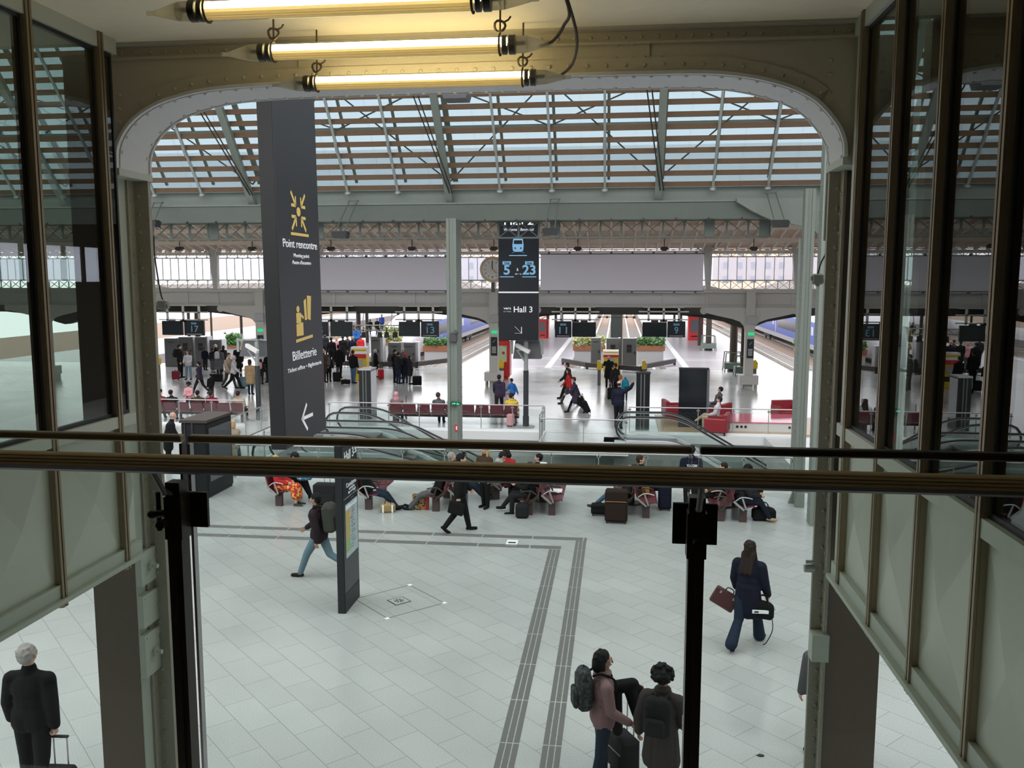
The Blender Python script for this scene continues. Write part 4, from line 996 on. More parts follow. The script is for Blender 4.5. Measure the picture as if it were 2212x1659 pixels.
g = thing('catenary_mast', 'dark central mast with insulator arms between the two middle tracks', 'mast', (-.05, 64, ZT)); MB().box(-.42, .42, -.2, .2, 0, 5.0).build('mast', mat('dark_green_steel', (.035, .045, .04), .5), g)
MB().cyl((-1.25, -.2, 3.9), (1.25, -.2, 3.9), .03).ell((-1.25, -.2, 3.9), .12).ell((1.25, -.2, 3.9), .12).ell((-.7, -.2, 3.9), .1).ell((.7, -.2, 3.9), .1).build('insulator_arm', DARKST, g)
# canopies over the platforms, with roofs seen through the lattice
for i, (x0, x1) in enumerate(((-10.6, -4), (4, 10.8), (-27.5, -19.5), (-45.5, -37), (20, 28))):
    g = thing('platform_canopy', 'dark ridged canopy over ' + ['the left middle platform', 'the right middle platform', 'the platform left of the express train', 'the leftmost platform', 'the rightmost platform'][i], 'roof', ((x0 + x1) / 2, 75, 4.4), 0, 'platform canopies'); w_ = (x1 - x0) / 2
    MB().prism([(-w_, 0), (w_, 0), (w_, .15), (0, 1.1), (-w_, .15)], 'y', 0, 60).build('roof', mat('canopy_roof', (.13, .105, .095), .8), g)
    for y in (6, 18, 30, 42): MB().cyl((0, y, -4.4), (0, y, 0), .16, n=8).build('post', DARKST, g)
for i, x in enumerate(cols):
    b = MB((x, 52, 4)); C2 = [(0, 3.2), (.6, 3.35), (1.2, 3.6), (2.6, 3.85), (4.2, 4.0), (4.2, 4.1), (0, 4.1)]
    for s in (-1, 1):
        poly = [(x + s * a, c) for a, c in C2]; b.prism(poly if s > 0 else poly[::-1], 'y', 51.6, 52.3)
    tag(b.build('dark_cantilever', MATS['dark_soffit']), 'dark curved cantilever behind the cream post, ' + labs[i], 'bracket', 'dark cantilevers')
# near soffit posts on the right platform
for i, (px, pyb, wpx) in enumerate(((1530, 757, 12), (1583, 802, 16), (1603, 812, 9), (692, 805, 8), (1345, 0, 0), (430, 790, 12), (458, 742, 5), (775, 735, 10))):
    if not wpx: continue
    p = fl(px, pyb); hh = 4.2 if p.y < 58 else 3.9; r_ = wpx * p.y / 1900 / 2
    if p.y > 57: hh = 4.35
    g = thing('platform_post', 'dark cast iron post, ' + ['beyond the red drinks machine at right', 'thickest one left of the yellow-hooded pillar', 'slim one touching the cream pillar at right', 'slim one behind the tall sign', '', 'left beside the platform 17 sign', 'slender one right of the platform 17 sign', 'above the queueing crowd'][i], 'post', p, 0, 'dark posts on the platforms')
    MB().cyl((0, 0, .0), (0, 0, hh), r_, n=12).cyl((0, 0, 0), (0, 0, .5), r_ * 1.5, r_ * 1.1, 12).box(-r_ * 1.3, r_ * 1.3, -r_, r_, hh - .5, hh).build('shaft', DARKST, g)
    if i < 3:
        b = MB(); W_ = r_ + .35
        for sx in (-1, 1):
            for sy in (-1, 1): b.bar((sx * W_, sy * W_, 0), (sx * W_ * .85, sy * W_ * .85, 1.25), .05)
        for sy in (-1, 1): b.bar((-W_ * .85, sy * W_ * .85, 1.25), (W_ * .85, sy * W_ * .85, 1.25), .05)
        b.box(-W_, W_, -W_, W_, .2, .6); b.build('guard_frame', mat('grey_green_guard', (.12, .15, .125), .6), g)
# far buildings
for i, (x0, x1, h, c, lab) in enumerate(((-70, -38, 15, (.55, .60, .66), 'pale blue office building far behind at left'), (-38, -20, 12.5, (.62, .55, .52), 'pinkish apartment block far behind the left blank board'), (-14, -4, 11.5, (.60, .56, .56), 'small pale building far behind the clock'), (22, 46, 13.5, (.66, .50, .40), 'orange-pink block far behind at right'))):
    g = thing('far_building', lab, 'building', ((x0 + x1) / 2, 200, -1), 0); w_ = (x1 - x0) / 2
    MB().box(-w_, w_, 0, 12, 0, h + 1).build('wall', mat('facade_%d' % i, c, .8, var=.05, scale=.3), g)
    b = MB(); z = 3
    while z < h - 1:
        x = -w_ + 1
        while x < w_ - 1.5: b.box(x, x + 1.2, -.05, 0, z, z + 1.5); x += 3
        z += 3
    b.build('windows', mat('facade_glass', (.16, .2, .24), .2), g)

# kiosks, planters, bumpers
def rect_on_floor(px0, px1, pyt, pyb):
    p, q = fl(px0, pyb), fl(px1, pyb); return p, (q.x - p.x), at(px0, pyt, p.y).z
for i, (a, c, yt, yb, lab) in enumerate(((357, 388, 731, 792, 'leftmost with a small door mark'), (388, 419, 728, 792, 'second from the left with two dark vents'), (423, 450, 728, 793, 'third from the left with two dark vents'), (451, 481, 734, 792, 'fourth from the left, next to the planter'),
        (802, 822, 727, 795, 'tall one right of the yellow ticket machine'), (839, 867, 740, 793, 'behind the huddled group, left one'), (870, 898, 740, 793, 'behind the huddled group, right one'), (1276, 1297, 730, 794, 'left of the yellow ticket machine under platform 11'), (1309, 1339, 731, 796, 'left one of the pair under the dark mast'), (1344, 1374, 731, 798, 'right one of the pair under the dark mast'))):
    p, w_, h = rect_on_floor(a, c, yt, yb)
    g = thing('grey_cabinet', 'tall grey service cabinet, ' + lab, 'cabinet', (p.x + w_ / 2, p.y + .4, 0), 0, 'tall grey cabinets at the platform heads')
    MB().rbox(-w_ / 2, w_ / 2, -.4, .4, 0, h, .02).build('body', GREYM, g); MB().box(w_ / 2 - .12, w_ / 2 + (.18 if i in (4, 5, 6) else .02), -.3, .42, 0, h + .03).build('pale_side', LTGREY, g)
    b = MB()
    if i in (1, 2, 8, 9): b.box(-.18, .14, -.42, -.4, h - .65, h - .42).box(-.18, .14, -.42, -.4, h - .92, h - .69)
    else: b.box(-.2, .2, -.42, -.4, h - .28, h - .25)
    b.box(w_ / 2 - .16, w_ / 2 - .08, -.43, -.4, h * .5, h * .58)
    b.build('door_vent', BLACK, g)
def foliage(b, x0, x1, y0, y1, z0, z1, n, sz):
    for _ in range(n):
        c = Vector((random.uniform(x0, x1), random.uniform(y0, y1), random.uniform(z0, z1) * random.uniform(.75, 1))); a = random.uniform(0, 6.28); t_ = random.uniform(-.3, 1.2); l = sz * random.uniform(.6, 1.4)
        d = Vector((math.cos(a) * math.cos(t_), math.sin(a) * math.cos(t_), math.sin(t_))); n_ = d.orthogonal().normalized() * l * .28
        b.add([c - d * l / 2, c + n_, c + d * l / 2, c - n_], [(0, 1, 2, 3)], False)
for i, (a, c, yt, yb, Y, lab, m) in enumerate(((1238, 1308, 727, 757, 62.5, 'right of the platform 11 sign', LEAFY), (1374, 1436, 727, 757, 62.5, 'left of the platform 9 sign', LEAF), (915, 976, 728, 758, 62.5, 'below the platform 13 sign', LEAF), (490, 518, 722, 752, 62.5, 'at left behind the camera mast', LEAF), (830, 868, 705, 745, 63.5, 'behind the queue under the silver truss', LEAFY), (1716, 1740, 735, 758, 60.5, 'far right by the thick green column', LEAF))):
    p, q = at(a, yb, Y), at(c, yb, Y); w_ = q.x - p.x; zt = at(a, 746 if yb > 750 else yb - 8, Y).z; zp = at(a, yt, Y).z
    g = thing('planter', 'terracotta planter box with leafy plants, ' + lab, 'planter', (p.x + w_ / 2, Y, p.z), 0, 'planters on the bumper walls')
    MB().box(-w_ / 2, w_ / 2, -.25, .25, 0, zt - p.z).build('trough', TERRA, g)
    MB().box(-w_ / 2 + .1, w_ / 2 - .1, -.2, .2, -p.z, 0).build('support', LTGREY, g)
    b = MB(); foliage(b, -w_ / 2, w_ / 2, -.3, .3, zt - p.z, zp - p.z + .1, 420, .26); b.build('foliage', m, g)['kind'] = 'stuff'
for i, (pts, lab) in enumerate(((((1216, 787), (1268, 797), (1385, 806), (1395, 800), (1457, 788)), 'black angled bumper rail across the head of the middle tracks'), (((690, 792), (860, 796), (900, 795), (975, 786)), 'black angled bumper rail below platforms 13 and 15'))):
    P = [fl(*q) for q in pts]; b = MB(P[0])
    for u, v in zip(P, P[1:]): b.bar(u + Vector((0, 0, .28)), v + Vector((0, 0, .28)), .25, .3)
    for u in P: b.box(u.x - .08, u.x + .08, u.y - .08, u.y + .08, 0, .3)
    tag(b.build('bumper_rail', mat('black_bumper', (.03, .026, .024), .6)), lab, 'barrier')
def ticket_machine(a, c, yt, yb, lab):
    p, w_, h = rect_on_floor(a, c, yt, yb); g = thing('ticket_machine', lab, 'ticket machine', (p.x + w_ / 2, p.y + .35, 0))
    MB().rbox(-w_ / 2, w_ / 2, -.3, .35, 0, h * .95, .03).build('body', YEL, g); MB().prism([(-.36, h * .80), (.35, h * .80), (.35, h), (-.2, h)], 'x', -w_ / 2 - .03, w_ / 2 + .03).build('white_hood', mat('white_plastic', (.75, .75, .76), .4), g)
    MB().box(-w_ / 2, w_ / 2, -.37, -.3, h * .68, h * .80).build('red_header', REDP, g); MB().box(-.2, .25, -.32, -.3, h * .42, h * .62).build('screen', LTGREY, g); MB().box(-.1, .3, -.33, -.3, h * .2, h * .34).build('tray', BLACK, g)
ticket_machine(1303, 1335, 757, 803, 'yellow ticket machine with red header in front of the man bending, middle tracks')
ticket_machine(759, 793, 750, 822, 'yellow ticket machine with red and white header beside the queueing crowd')
for i, (a, yt, yb, lab) in enumerate(((1294, 778, 832, 'left of the man in black bending'), (1391, 778, 812, 'behind the ribbed black totem'), (1630, 777, 815, 'on the right side of the right cream post'), (343, 768, 820, 'at far left beside the riveted column'), (1083, 775, 822, 'on the red booth at the centre post'))):
    p = fl(a, yb); h = at(a, yt, p.y).z; g = thing('ticket_validator', 'yellow shell-shaped ticket validator on grey post, ' + lab, 'validator', p, 0, 'yellow ticket validators')
    MB().box(-.09, .09, -.1, .1, 0, h - .5).build('post', GREYM, g); MB().prism([(-.14, h - .55), (.14, h - .55), (.16, h - .2), (.02, h), (-.12, h - .05)], 'y', -.12, .12).build('shell', YEL, g)
def vending(a, c, yt, yb, lab, name='drinks_machine', Y=None):
    p, w_, h = rect_on_floor(a, c, yt, yb); g = thing(name, lab, 'vending machine', (p.x + w_ / 2, p.y + .5, 0))
    MB().rbox(-w_ / 2, w_ / 2, -.5, .5, 0, h, .04).build('body', REDP, g); MB().box(-w_ / 2 + w_ * .15, w_ / 2 - w_ * .32, -.52, -.5, h * .32, h * .88).build('display_window', mat('vending_window', (.12, .11, .12), .2), g)
    MB().box(-w_ / 2 + w_ * .2, w_ / 2 - w_ * .36, -.53, -.5, h * .14, h * .2).build('hatch', BLACK, g); MB().box(w_ / 2 - w_ * .2, w_ / 2 - .02, -.52, -.5, .1, h - .1).build('control_panel', mat('dark_red_panel', (.10, .02, .02), .4), g)
vending(1486, 1518, 684, 735, 'red drinks machine standing on the right platform below the platform 9 sign')
vending(1163, 1185, 690, 731, 'dark red drinks machine half hidden by the black hall sign')
p, w_, h = rect_on_floor(1063, 1101, 735, 820); g = thing('red_booth', 'red booth with a map panel behind the centre cream post', 'booth', (p.x + w_ / 2, p.y + .6, 0))
MB().rbox(-w_ / 2, w_ / 2, -.5, .5, .15, h, .06).box(-w_ / 2 + .1, w_ / 2 - .1, -.4, .4, 0, .15).build('body', REDP, g); b = MB(); b.mt(mat('map_pastel', (.55, .66, .45), .5, var=.3, scale=5)).box(-.25, .35, -.52, -.5, h * .45, h * .86); b.mt(REDP).cyl((.15, -.52, h * .68), (.15, -.53, h * .68), .09, n=12); b.mt(YEL).box(.0, .12, -.53, -.5, h * .25, h * .5); b.mt(LTGREY).box(-.25, -.05, -.53, -.5, h * .2, h * .42); b.build('map_panel', None, g)

# ================================================================== SEATS
def bench(label, loc, rz, n, group, z0=0.0, legs=True):
    g = thing('bench_seating', label, 'bench', loc, rz, group); P = .60; w_ = n * P / 2
    MB().box(-w_, w_, -.03, .05, .30, .37).build('beam', DARKST, g)
    for k in range(n):
        x = -w_ + (k + .5) * P
        MB().prism([(-.22, .44), (-.16, .40), (.05, .385), (.24, .42), (.27, .40), (.28, .42), (.24, .455), (.05, .42), (-.15, .435), (-.20, .47)], 'x', x - .26, x + .26).build('seat', MAROON, g)
        MB().prism([(-.20, .46), (-.17, .45), (-.235, .60), (-.30, .86), (-.335, .85), (-.27, .60)][::-1], 'x', x - .26, x + .26).build('backrest', MAROON, g)
    for k in range(n + 1):
        x = -w_ + k * P
        MB().tube(cm([(x, -.22, .56), (x, -.08, .66), (x, .08, .66), (x, .2, .63)], 4), .018, 6).bar((x, .05, .36), (x, -.05, .645), .025, .04).bar((x, 0, .34), (x, -.26, .56), .03, .05).build('armrest', STEEL if k % 2 else DARKST, g)
    for x in ((-w_ + .18, w_ - .18) if n > 1 else (0,)): MB().box(x - .06, x + .06, -.09, .09, 0, .36).build('leg', mat('dark_maroon_leg', (.06, .035, .035), .5), g)
    return g
BENCH = {}
def hall_bench(key, px, py, facing, n, lab):
    p = fl(px, py) + Vector((.05 if facing == 'R' else -.05, 0, 0)); rz = R(90) if facing == 'L' else R(-90)
    loc = Vector((p.x, p.y - .18 + n * .3, 0)); g = bench(lab, loc, rz, n, 'maroon seat rows beside the escalator pit'); BENCH[key] = (loc, rz, n)
hall_bench('b1', 600, 1092, 'R', 3, 'maroon bench facing right with the woman in a red top and orange skirt')
hall_bench('b2', 793, 1100, 'R', 3, 'maroon bench facing right behind the map totem, gold bag at its foot')
hall_bench('b3', 946, 1104, 'L', 3, 'maroon bench facing left with the man in grey trousers')
hall_bench('b4', 980, 1092, 'R', 3, 'maroon bench facing right, back to back behind the walking businessman')
hall_bench('b5', 1147, 1112, 'L', 3, 'maroon bench facing left with the suited man reading papers')
hall_bench('b6', 1188, 1112, 'R', 3, 'empty maroon bench facing right, back to back with the reader')
hall_bench('b7', 1352, 1112, 'L', 3, 'maroon bench facing left behind the big brown suitcase')
hall_bench('b8', 1391, 1118, 'R', 3, 'maroon bench facing right with an orange bag on its second seat')
hall_bench('b9', 1560, 1125, 'L', 3, 'maroon bench facing left, just right of the glass panel post')
hall_bench('b10', 1600, 1127, 'R', 3, 'maroon bench facing right with the traveller in brown shoes')
for i, (px, py, lab) in enumerate(((1172, 1080, 'between the empty bench and the reader'), (1363, 1087, 'behind the big brown suitcase'), (1561, 1092, 'right of the man in the printed hoodie'))):
    p = fl(px, py); g = thing('bollard_table', 'dark slim bollard with a round white top, ' + lab, 'bollard', p, 0, 'bollards with white tops between the benches'); h = at(px, py - 80, p.y).z
    MB().cyl((0, 0, 0), (0, 0, .03), .28, n=20).build('base_disc', DARKST, g); MB().cyl((0, 0, .03), (0, 0, h - .04), .10, n=12).build('column', mat('dark_maroon_leg', (.06, .035, .035), .5), g); MB().cyl((0, 0, h - .04), (0, 0, h), .12, n=16).build('top', WHITEP, g)
def row(key, px0, px1, py, n, lab, rz=0):
    p, q = fl(px0, py), fl(px1, py); loc = Vector(((p.x + q.x) / 2, p.y, 0)); bench(lab, loc, rz, n, 'maroon seat rows behind the escalators'); BENCH[key] = (loc, rz, n)
row('c1', 345, 500, 908, 8, 'long maroon bench at far left behind the glass, seen from the back')
row('c2', 872, 968, 914, 5, 'maroon bench left of the green column, seen from the back')
row('c3', 998, 1092, 916, 5, 'maroon bench right of the green column, seen from the back')
# lounge
def armchair(px, py, rz, lab, s=1.0):
    p = fl(px, py); g = thing('red_armchair', lab, 'armchair', p, rz, 'red armchairs of the lounge')
    MB().rbox(-.4, .4, -.3, .4, .14, .42, .03).build('seat', REDV, g); MB().rbox(-.47, .47, -.45, -.28, .12, .84, .03).build('backrest', REDV, g)
    for sx in (-1, 1): MB().rbox(min(sx * .36, sx * .5), max(sx * .36, sx * .5), -.42, .42, .12, .66, .03).build('armrest', REDV, g)
    for sx in (-.4, .4):
        for sy in (-.36, .36): MB().box(sx - .03, sx + .03, sy - .03, sy + .03, 0, .12).build('leg', DARKST, g)
    return p, rz
AC = armchair(1550, 912, R(60), 'red armchair with the man in a grey jacket')
armchair(1548, 937, R(75), 'red armchair nearest the escalator, occupied by beige trousered legs')
armchair(1696, 908, R(195), 'empty red armchair by the right green columns')
armchair(1455, 905, R(-80), 'red armchair half hidden by the black monolith')
b = MB(); q0, q1 = fl(1520, 951), fl(1790, 905); b.box(q0.x - 1.6, 9.0, 34.75, 39.2, 0.0, .05); struct('trim_4', b, mat('oak_floor', (.46, .30, .17), .3, var=.15, scale=4))
p, q = fl(1573, 946), fl(1723, 946); g = thing('pink_platform', 'low white table with glossy pink top and round dark sockets', 'table', ((p.x + 7.35) / 2, 36.2, .05)); w_ = (7.35 - p.x) / 2
MB().box(-w_, w_, -.9, 1.3, 0, .33).build('base', mat('white_laminate', (.72, .70, .70), .3), g); MB().box(-w_ - .02, w_ + .02, -.92, 1.32, .33, .37).build('pink_top', mat('glossy_pink_top', (.60, .10, .16), .12, var=.15, scale=2), g)
b = MB()
for px in (1592, 1601, 1610, 1705, 1714): x = at(px, 939, 35.3).x - (p.x + 7.35) / 2; b.cyl((x, -.91, .18), (x, -.9, .18), .055, n=12)
b.build('sockets', BLACK, g)
b = MB(fl(986, 928)); x0 = at(986, 925, 25.3); b.mt(REDP).box(x0.x - .045, x0.x + .045, 25.3, 25.335, x0.z - .09, x0.z + .09); b.mt(WHITEP).box(x0.x - .015, x0.x + .02, 25.295, 25.3, x0.z - .05, x0.z + .06); b.o = Vector((x0.x, 25.3, x0.z)); b.v = [v + fl(986, 928) - b.o for v in b.v]
tag(b.build('extinguisher_sign'), 'small red fire sign on the tall green column', 'sign')
x0 = at(984, 872, 25.2); g = thing('exit_sign', 'green illuminated exit sign on the tall green column', 'sign', x0)
MB().rbox(-.16, .16, -.03, .15, -.055, .055, .01).build('case', mat('exit_case', (.02, .09, .05), .4), g); b = MB(); b.bar((-.1, -.035, 0), (0, -.035, 0), .03, .004).bar((0, -.035, .0), (-.04, -.035, .03), .02, .004).bar((.04, -.035, -.03), (.07, -.035, .03), .025, .004).bar((.05, -.035, .01), (.12, -.035, -.02), .02, .004); b.build('running_symbol', mat('exit_glow', (.1, .9, .4), .5, emit=(.1, .9, .4), estr=1.5), g)
p = at(980, 728, 25.2); g = thing('wall_speaker', 'dark grey speaker on the tall green column', 'speaker', p); MB().rbox(-.12, .1, -.06, .15, -.16, .12, .03).ell((.06, 0, .12), (.08, .08, .08)).build('case', mat('dark_grey_case', (.07, .07, .075), .5), g)

# ================================================================== PEOPLE
REQ = {}        # key -> (raw mesh, voxel, smoothing, [objects])
def fused(name, key, mb, voxel, m, parent, smooth=2):
    if key not in REQ:
        me = bpy.data.meshes.new(name); me.from_pydata([tuple(v) for v in mb().v], [], MBF[0]); REQ[key] = (me, voxel, smooth, [])
    me = REQ[key][0]
    o = bpy.data.objects.new(name, me); COL.objects.link(o); o.parent = parent
    REQ[key][3].append((o, m)); return o
MBF = [None]
def cap(b, p0, p1, r0, r1=None, n=10, flat=1.0):     # tapered capsule
    p0, p1 = Vector(p0), Vector(p1); r1 = r0 if r1 is None else r1
    d = p1 - p0; L_ = d.length
    if L_ < 1e-5: b.ell(p0, r0, n, 8); return b
    d /= L_; pts = []; rr = []
    for a in (85, 60, 30): pts.append(p0 - d * r0 * math.sin(R(a))); rr.append(r0 * math.cos(R(a)))
    pts += [p0, p1]; rr += [r0, r1]
    for a in (30, 60, 85): pts.append(p1 + d * r1 * math.sin(R(a))); rr.append(r1 * math.cos(R(a)))
    return b.tube(pts, rr, n)
def rotx(a): return Matrix.Rotation(a, 3, 'X')
def skeleton(po):
    J = {}; ln = R(po.get('lean', 0)); tw = R(po.get('tilt', 0))
    t = Vector((math.sin(tw), math.sin(ln), math.cos(ln))).normalized(); J['t'] = t
    pel = Vector((0, 0, 0)); J['pel'] = pel; J['waist'] = pel + t * .14; J['chest'] = pel + t * .33; J['neck'] = pel + t * .50
    hy, hp = po.get('head', (0, 0)); hd = (t + Vector((0, math.sin(R(hp)) * .6, 0))).normalized()
    J['head'] = J['neck'] + t * .07 + hd * .115
    J['HM'] = Matrix.Rotation(R(hy), 3, 'Z') @ rotx(-R(hp)) @ rotx(-ln * .4)
    for i, s in enumerate((-1, 1)):
        f, k, a = (list(po['legs'][i]) + [0])[:3]; f, k, a = R(f), R(k), R(a)
        hip = pel + Vector((s * .09, 0, -.04)); d1 = Vector((s * math.sin(a), math.sin(f) * math.cos(a), -math.cos(f) * math.cos(a)))
        knee = hip + d1 * .43; d2 = Vector((s * math.sin(a) * .6, math.sin(f - k), -math.cos(f - k))).normalized(); ank = knee + d2 * .42
        ft = po.get('feet', (None, None))[i]
        if ft is None: ft = 0 if (f - k) > R(-16) else -38
        fd = Vector((s * .12, math.cos(R(ft)), math.sin(R(ft)))); J['leg', s] = (hip, knee, ank, fd)
        arm = po['arms'][i]; f, a, e = R(arm[0]), R(arm[1]), R(arm[2]); inn = R(arm[3]) if len(arm) > 3 else 0
        sh = J['neck'] - t * .085 + Vector((s * .175, 0, 0)); d1 = Vector((s * math.sin(a), math.sin(f + ln) * math.cos(a), -math.cos(f + ln) * math.cos(a)))
        el = sh + d1 * .285; g = f + ln + e; d2 = Vector((s * math.sin(a) * .4 - s * math.sin(inn), math.sin(g), -math.cos(g))).normalized()
        J['arm', s] = (sh, el, el + d2 * .25, d2)
    if 'hipz' in po: dz = po['hipz']
    else: dz = -min(min(J['leg', s][2].z - .085, (J['leg', s][2] + J['leg', s][3] * .16).z - .035) for s in (-1, 1))
    J['dz'] = dz
    for k, v in list(J.items()):
        if k in ('t', 'HM'): continue
        if k == 'dz': continue
        if isinstance(v, Vector): v.z += dz
        else:
            for q in v[:3]: q.z += dz
    if 'hipz' in po:            # keep soles above the floor
        pass
    return J
def hand_prims(b, J, s, grip, rf):
    sh, el, wr, fd = J['arm', s]; inn = Vector((-s, 0, 0)); inn = (inn - fd * inn.dot(fd)); inn = inn.normalized() if inn.length > .05 else fd.orthogonal().normalized()
    lat = fd.cross(inn) * (1 if s > 0 else -1)
    cap(b, wr, wr + fd * .075 + lat * .022, .02, .015, 8); cap(b, wr, wr + fd * .078, .02, .016, 8); cap(b, wr, wr + fd * .072 - lat * .024, .019, .014, 8)
    for k, (o, l) in enumerate(((.031, .066), (.0105, .076), (-.0105, .071), (-.031, .056))):
        p = wr + fd * .078 + lat * o; c1, c2 = (R(28), R(55)) if not grip else (R(75), R(150))
        q = p + (fd * math.cos(c1) + inn * math.sin(c1)) * l * .5; cap(b, p, q, rf, rf * .95, 7)
        cap(b, q, q + (fd * math.cos(c2) + inn * math.sin(c2)) * l * .5, rf * .95, rf * .8, 7)
    p = wr + fd * .02 + lat * .022; q = p + fd * .03 + lat * .028 + inn * .01; cap(b, p, q, rf * 1.25, rf * 1.1, 7); cap(b, q, q + fd * .03 + lat * .004 + inn * .012, rf * 1.1, rf * .9, 7)
def body_prims(J, grip=(0, 0), rf=.0085):
    b = MB(); t = J['t']; M = rotx(-math.atan2(t.y, t.z)); HM = J['HM']; hc = J['head']
    b.ell(J['pel'], (.155, .11, .13), rot=M); b.ell(J['waist'] + t * .02, (.13, .095, .15), rot=M); b.ell(J['chest'], (.155, .105, .17), rot=M)
    [cap(b, J['neck'] - t * .035, J['arm', q][0] + t * .012, .05, .045) for q in (-1, 1)]; cap(b, J['neck'] - t * .03, hc - t * .06, .052, .048)
    def H(v): return hc + HM @ Vector(v)
    b.ell(hc + HM @ Vector((0, -.008, .028)), (.074, .093, .092), rot=HM); b.ell(H((0, .022, -.035)), (.056, .064, .075), rot=HM); b.ell(H((0, .048, -.085)), (.028, .026, .022), rot=HM)
    cap(b, H((0, .088, .012)), H((0, .108, -.022)), .009, .013, 7); cap(b, H((-.034, .078, .028)), H((.034, .078, .028)), .011, .011, 7); cap(b, H((-.016, .086, -.052)), H((.016, .086, -.052)), .009, .009, 7)
    for s in (-1, 1): b.ell(H((s * .077, -.004, -.006)), (.010, .018, .030), rot=HM); b.ell(H((s * .036, .066, -.018)), (.022, .016, .018), rot=HM)
    for i, s in enumerate((-1, 1)):
        sh, el, wr, fd = J['arm', s]; cap(b, sh, el, .048, .038); cap(b, el, wr, .038, .025); hand_prims(b, J, s, grip[i], rf)
        hip, kn, an, f2 = J['leg', s]; cap(b, hip, kn, .08, .055); cap(b, kn, an, .054, .036); cap(b, an - Vector((0, 0, .03)), an + f2 * .13 - Vector((0, 0, .045)), .028, .018)
    MBF[0] = b.f; return b
def top_prims(J, kind, cut=1.0):
    b = MB(); t = J['t']; M = rotx(-math.atan2(t.y, t.z)); g = {'shirt': .024, 'jacket': .030, 'coat': .036, 'puffer': .048, 'vest': .03}[kind.split('+')[0]]
    b.ell(J['pel'] + t * .06, (.155 + g, .112 + g, .13), rot=M); b.ell(J['waist'] + t * .03, (.135 + g, .10 + g, .15), rot=M); b.ell(J['chest'], (.158 + g, .108 + g, .175), rot=M)
    [cap(b, J['neck'] - t * .04, J['arm', q][0] + t * .012, .054 + g * .5, .05 + g * .6) for q in (-1, 1)]; cap(b, J['neck'] - t * .04, J['neck'] + t * .035, .068 + g * .3, .062 + g * .3)
    if 'hood' in kind: b.ell(J['neck'] + J['HM'] @ Vector((0, -.085, .01)), (.10, .06, .07), rot=M)
    if 'scarf' in kind: b.ell(J['neck'] + t * .03 + Vector((0, .01, 0)), (.10, .095, .055), rot=M)
    for s in (-1, 1):
        sh, el, wr, fd = J['arm', s]; cap(b, sh, el, .054 + g, .046 + g * .8)
        if kind != 'vest': cap(b, el, el + (wr - el) * .93, .046 + g * .8, .036 + g * .6)
    if kind.startswith('coat'):
        m = (J['leg', -1][1] + J['leg', 1][1]) / 2; lo = J['pel'].lerp(m, .75 if 'long' not in kind else 1.0)
        if J['leg', -1][1].z > J['pel'].z - .25:  # seated: the coat lies on the thighs
            for s in (-1, 1): cap(b, J['leg', s][0], J['leg', s][0].lerp(J['leg', s][1], .7), .115, .095)
        else:
            for s in (-1, 1): cap(b, J['pel'] + Vector((s * .06, 0, 0)), lo + Vector((s * .09, 0, 0)), .13, .135)
            cap(b, J['pel'], lo, .14, .15)
    else:
        for s in (-1, 1): cap(b, J['pel'] + Vector((s * .05, 0, .02)), J['pel'] + Vector((s * .055, 0, -.06)), .115 + g, .112 + g)
    MBF[0] = b.f; return b
def bottom_prims(J, kind):
    b = MB(); b.ell(J['pel'], (.165, .12, .125))
    for s in (-1, 1):
        hip, kn, an, f2 = J['leg', s]; w_ = {'jeans': .012, 'slim': .006, 'wide': .026, 'flare': .016, 'skirt': .03}[kind]
        cap(b, hip, kn, .088 + w_, .062 + w_)
        if kind == 'flare': cap(b, kn, an - (an - kn) * -.02, .068, .095)
        elif kind != 'skirt': cap(b, kn, an + (an - kn).normalized() * .0, .060 + w_, .044 + w_)
        else: cap(b, kn, kn + (an - kn) * .45, .10, .12)
    if kind == 'skirt':
        k = (J['leg', -1][1] + J['leg', 1][1]) / 2; cap(b, J['pel'], k, .15, .13); a = (J['leg', -1][2] + J['leg', 1][2]) / 2; cap(b, k, k.lerp(a, .5), .14, .15)
    MBF[0] = b.f; return b
def shoe_prims(J, s):
    b = MB(); hip, kn, an, f2 = J['leg', s]; f2 = f2.normalized(); u = Vector((0, 0, 1)); u = (u - f2 * u.dot(f2)).normalized()
    h = an - u * .045 - f2 * .035; cap(b, h, an - u * .052 + f2 * .15, .036, .032); cap(b, an, an - u * .04, .042, .04); cap(b, an - u * .05 + f2 * .04, an - u * .054 + f2 * .15, .044, .038)
    MBF[0] = b.f; return b
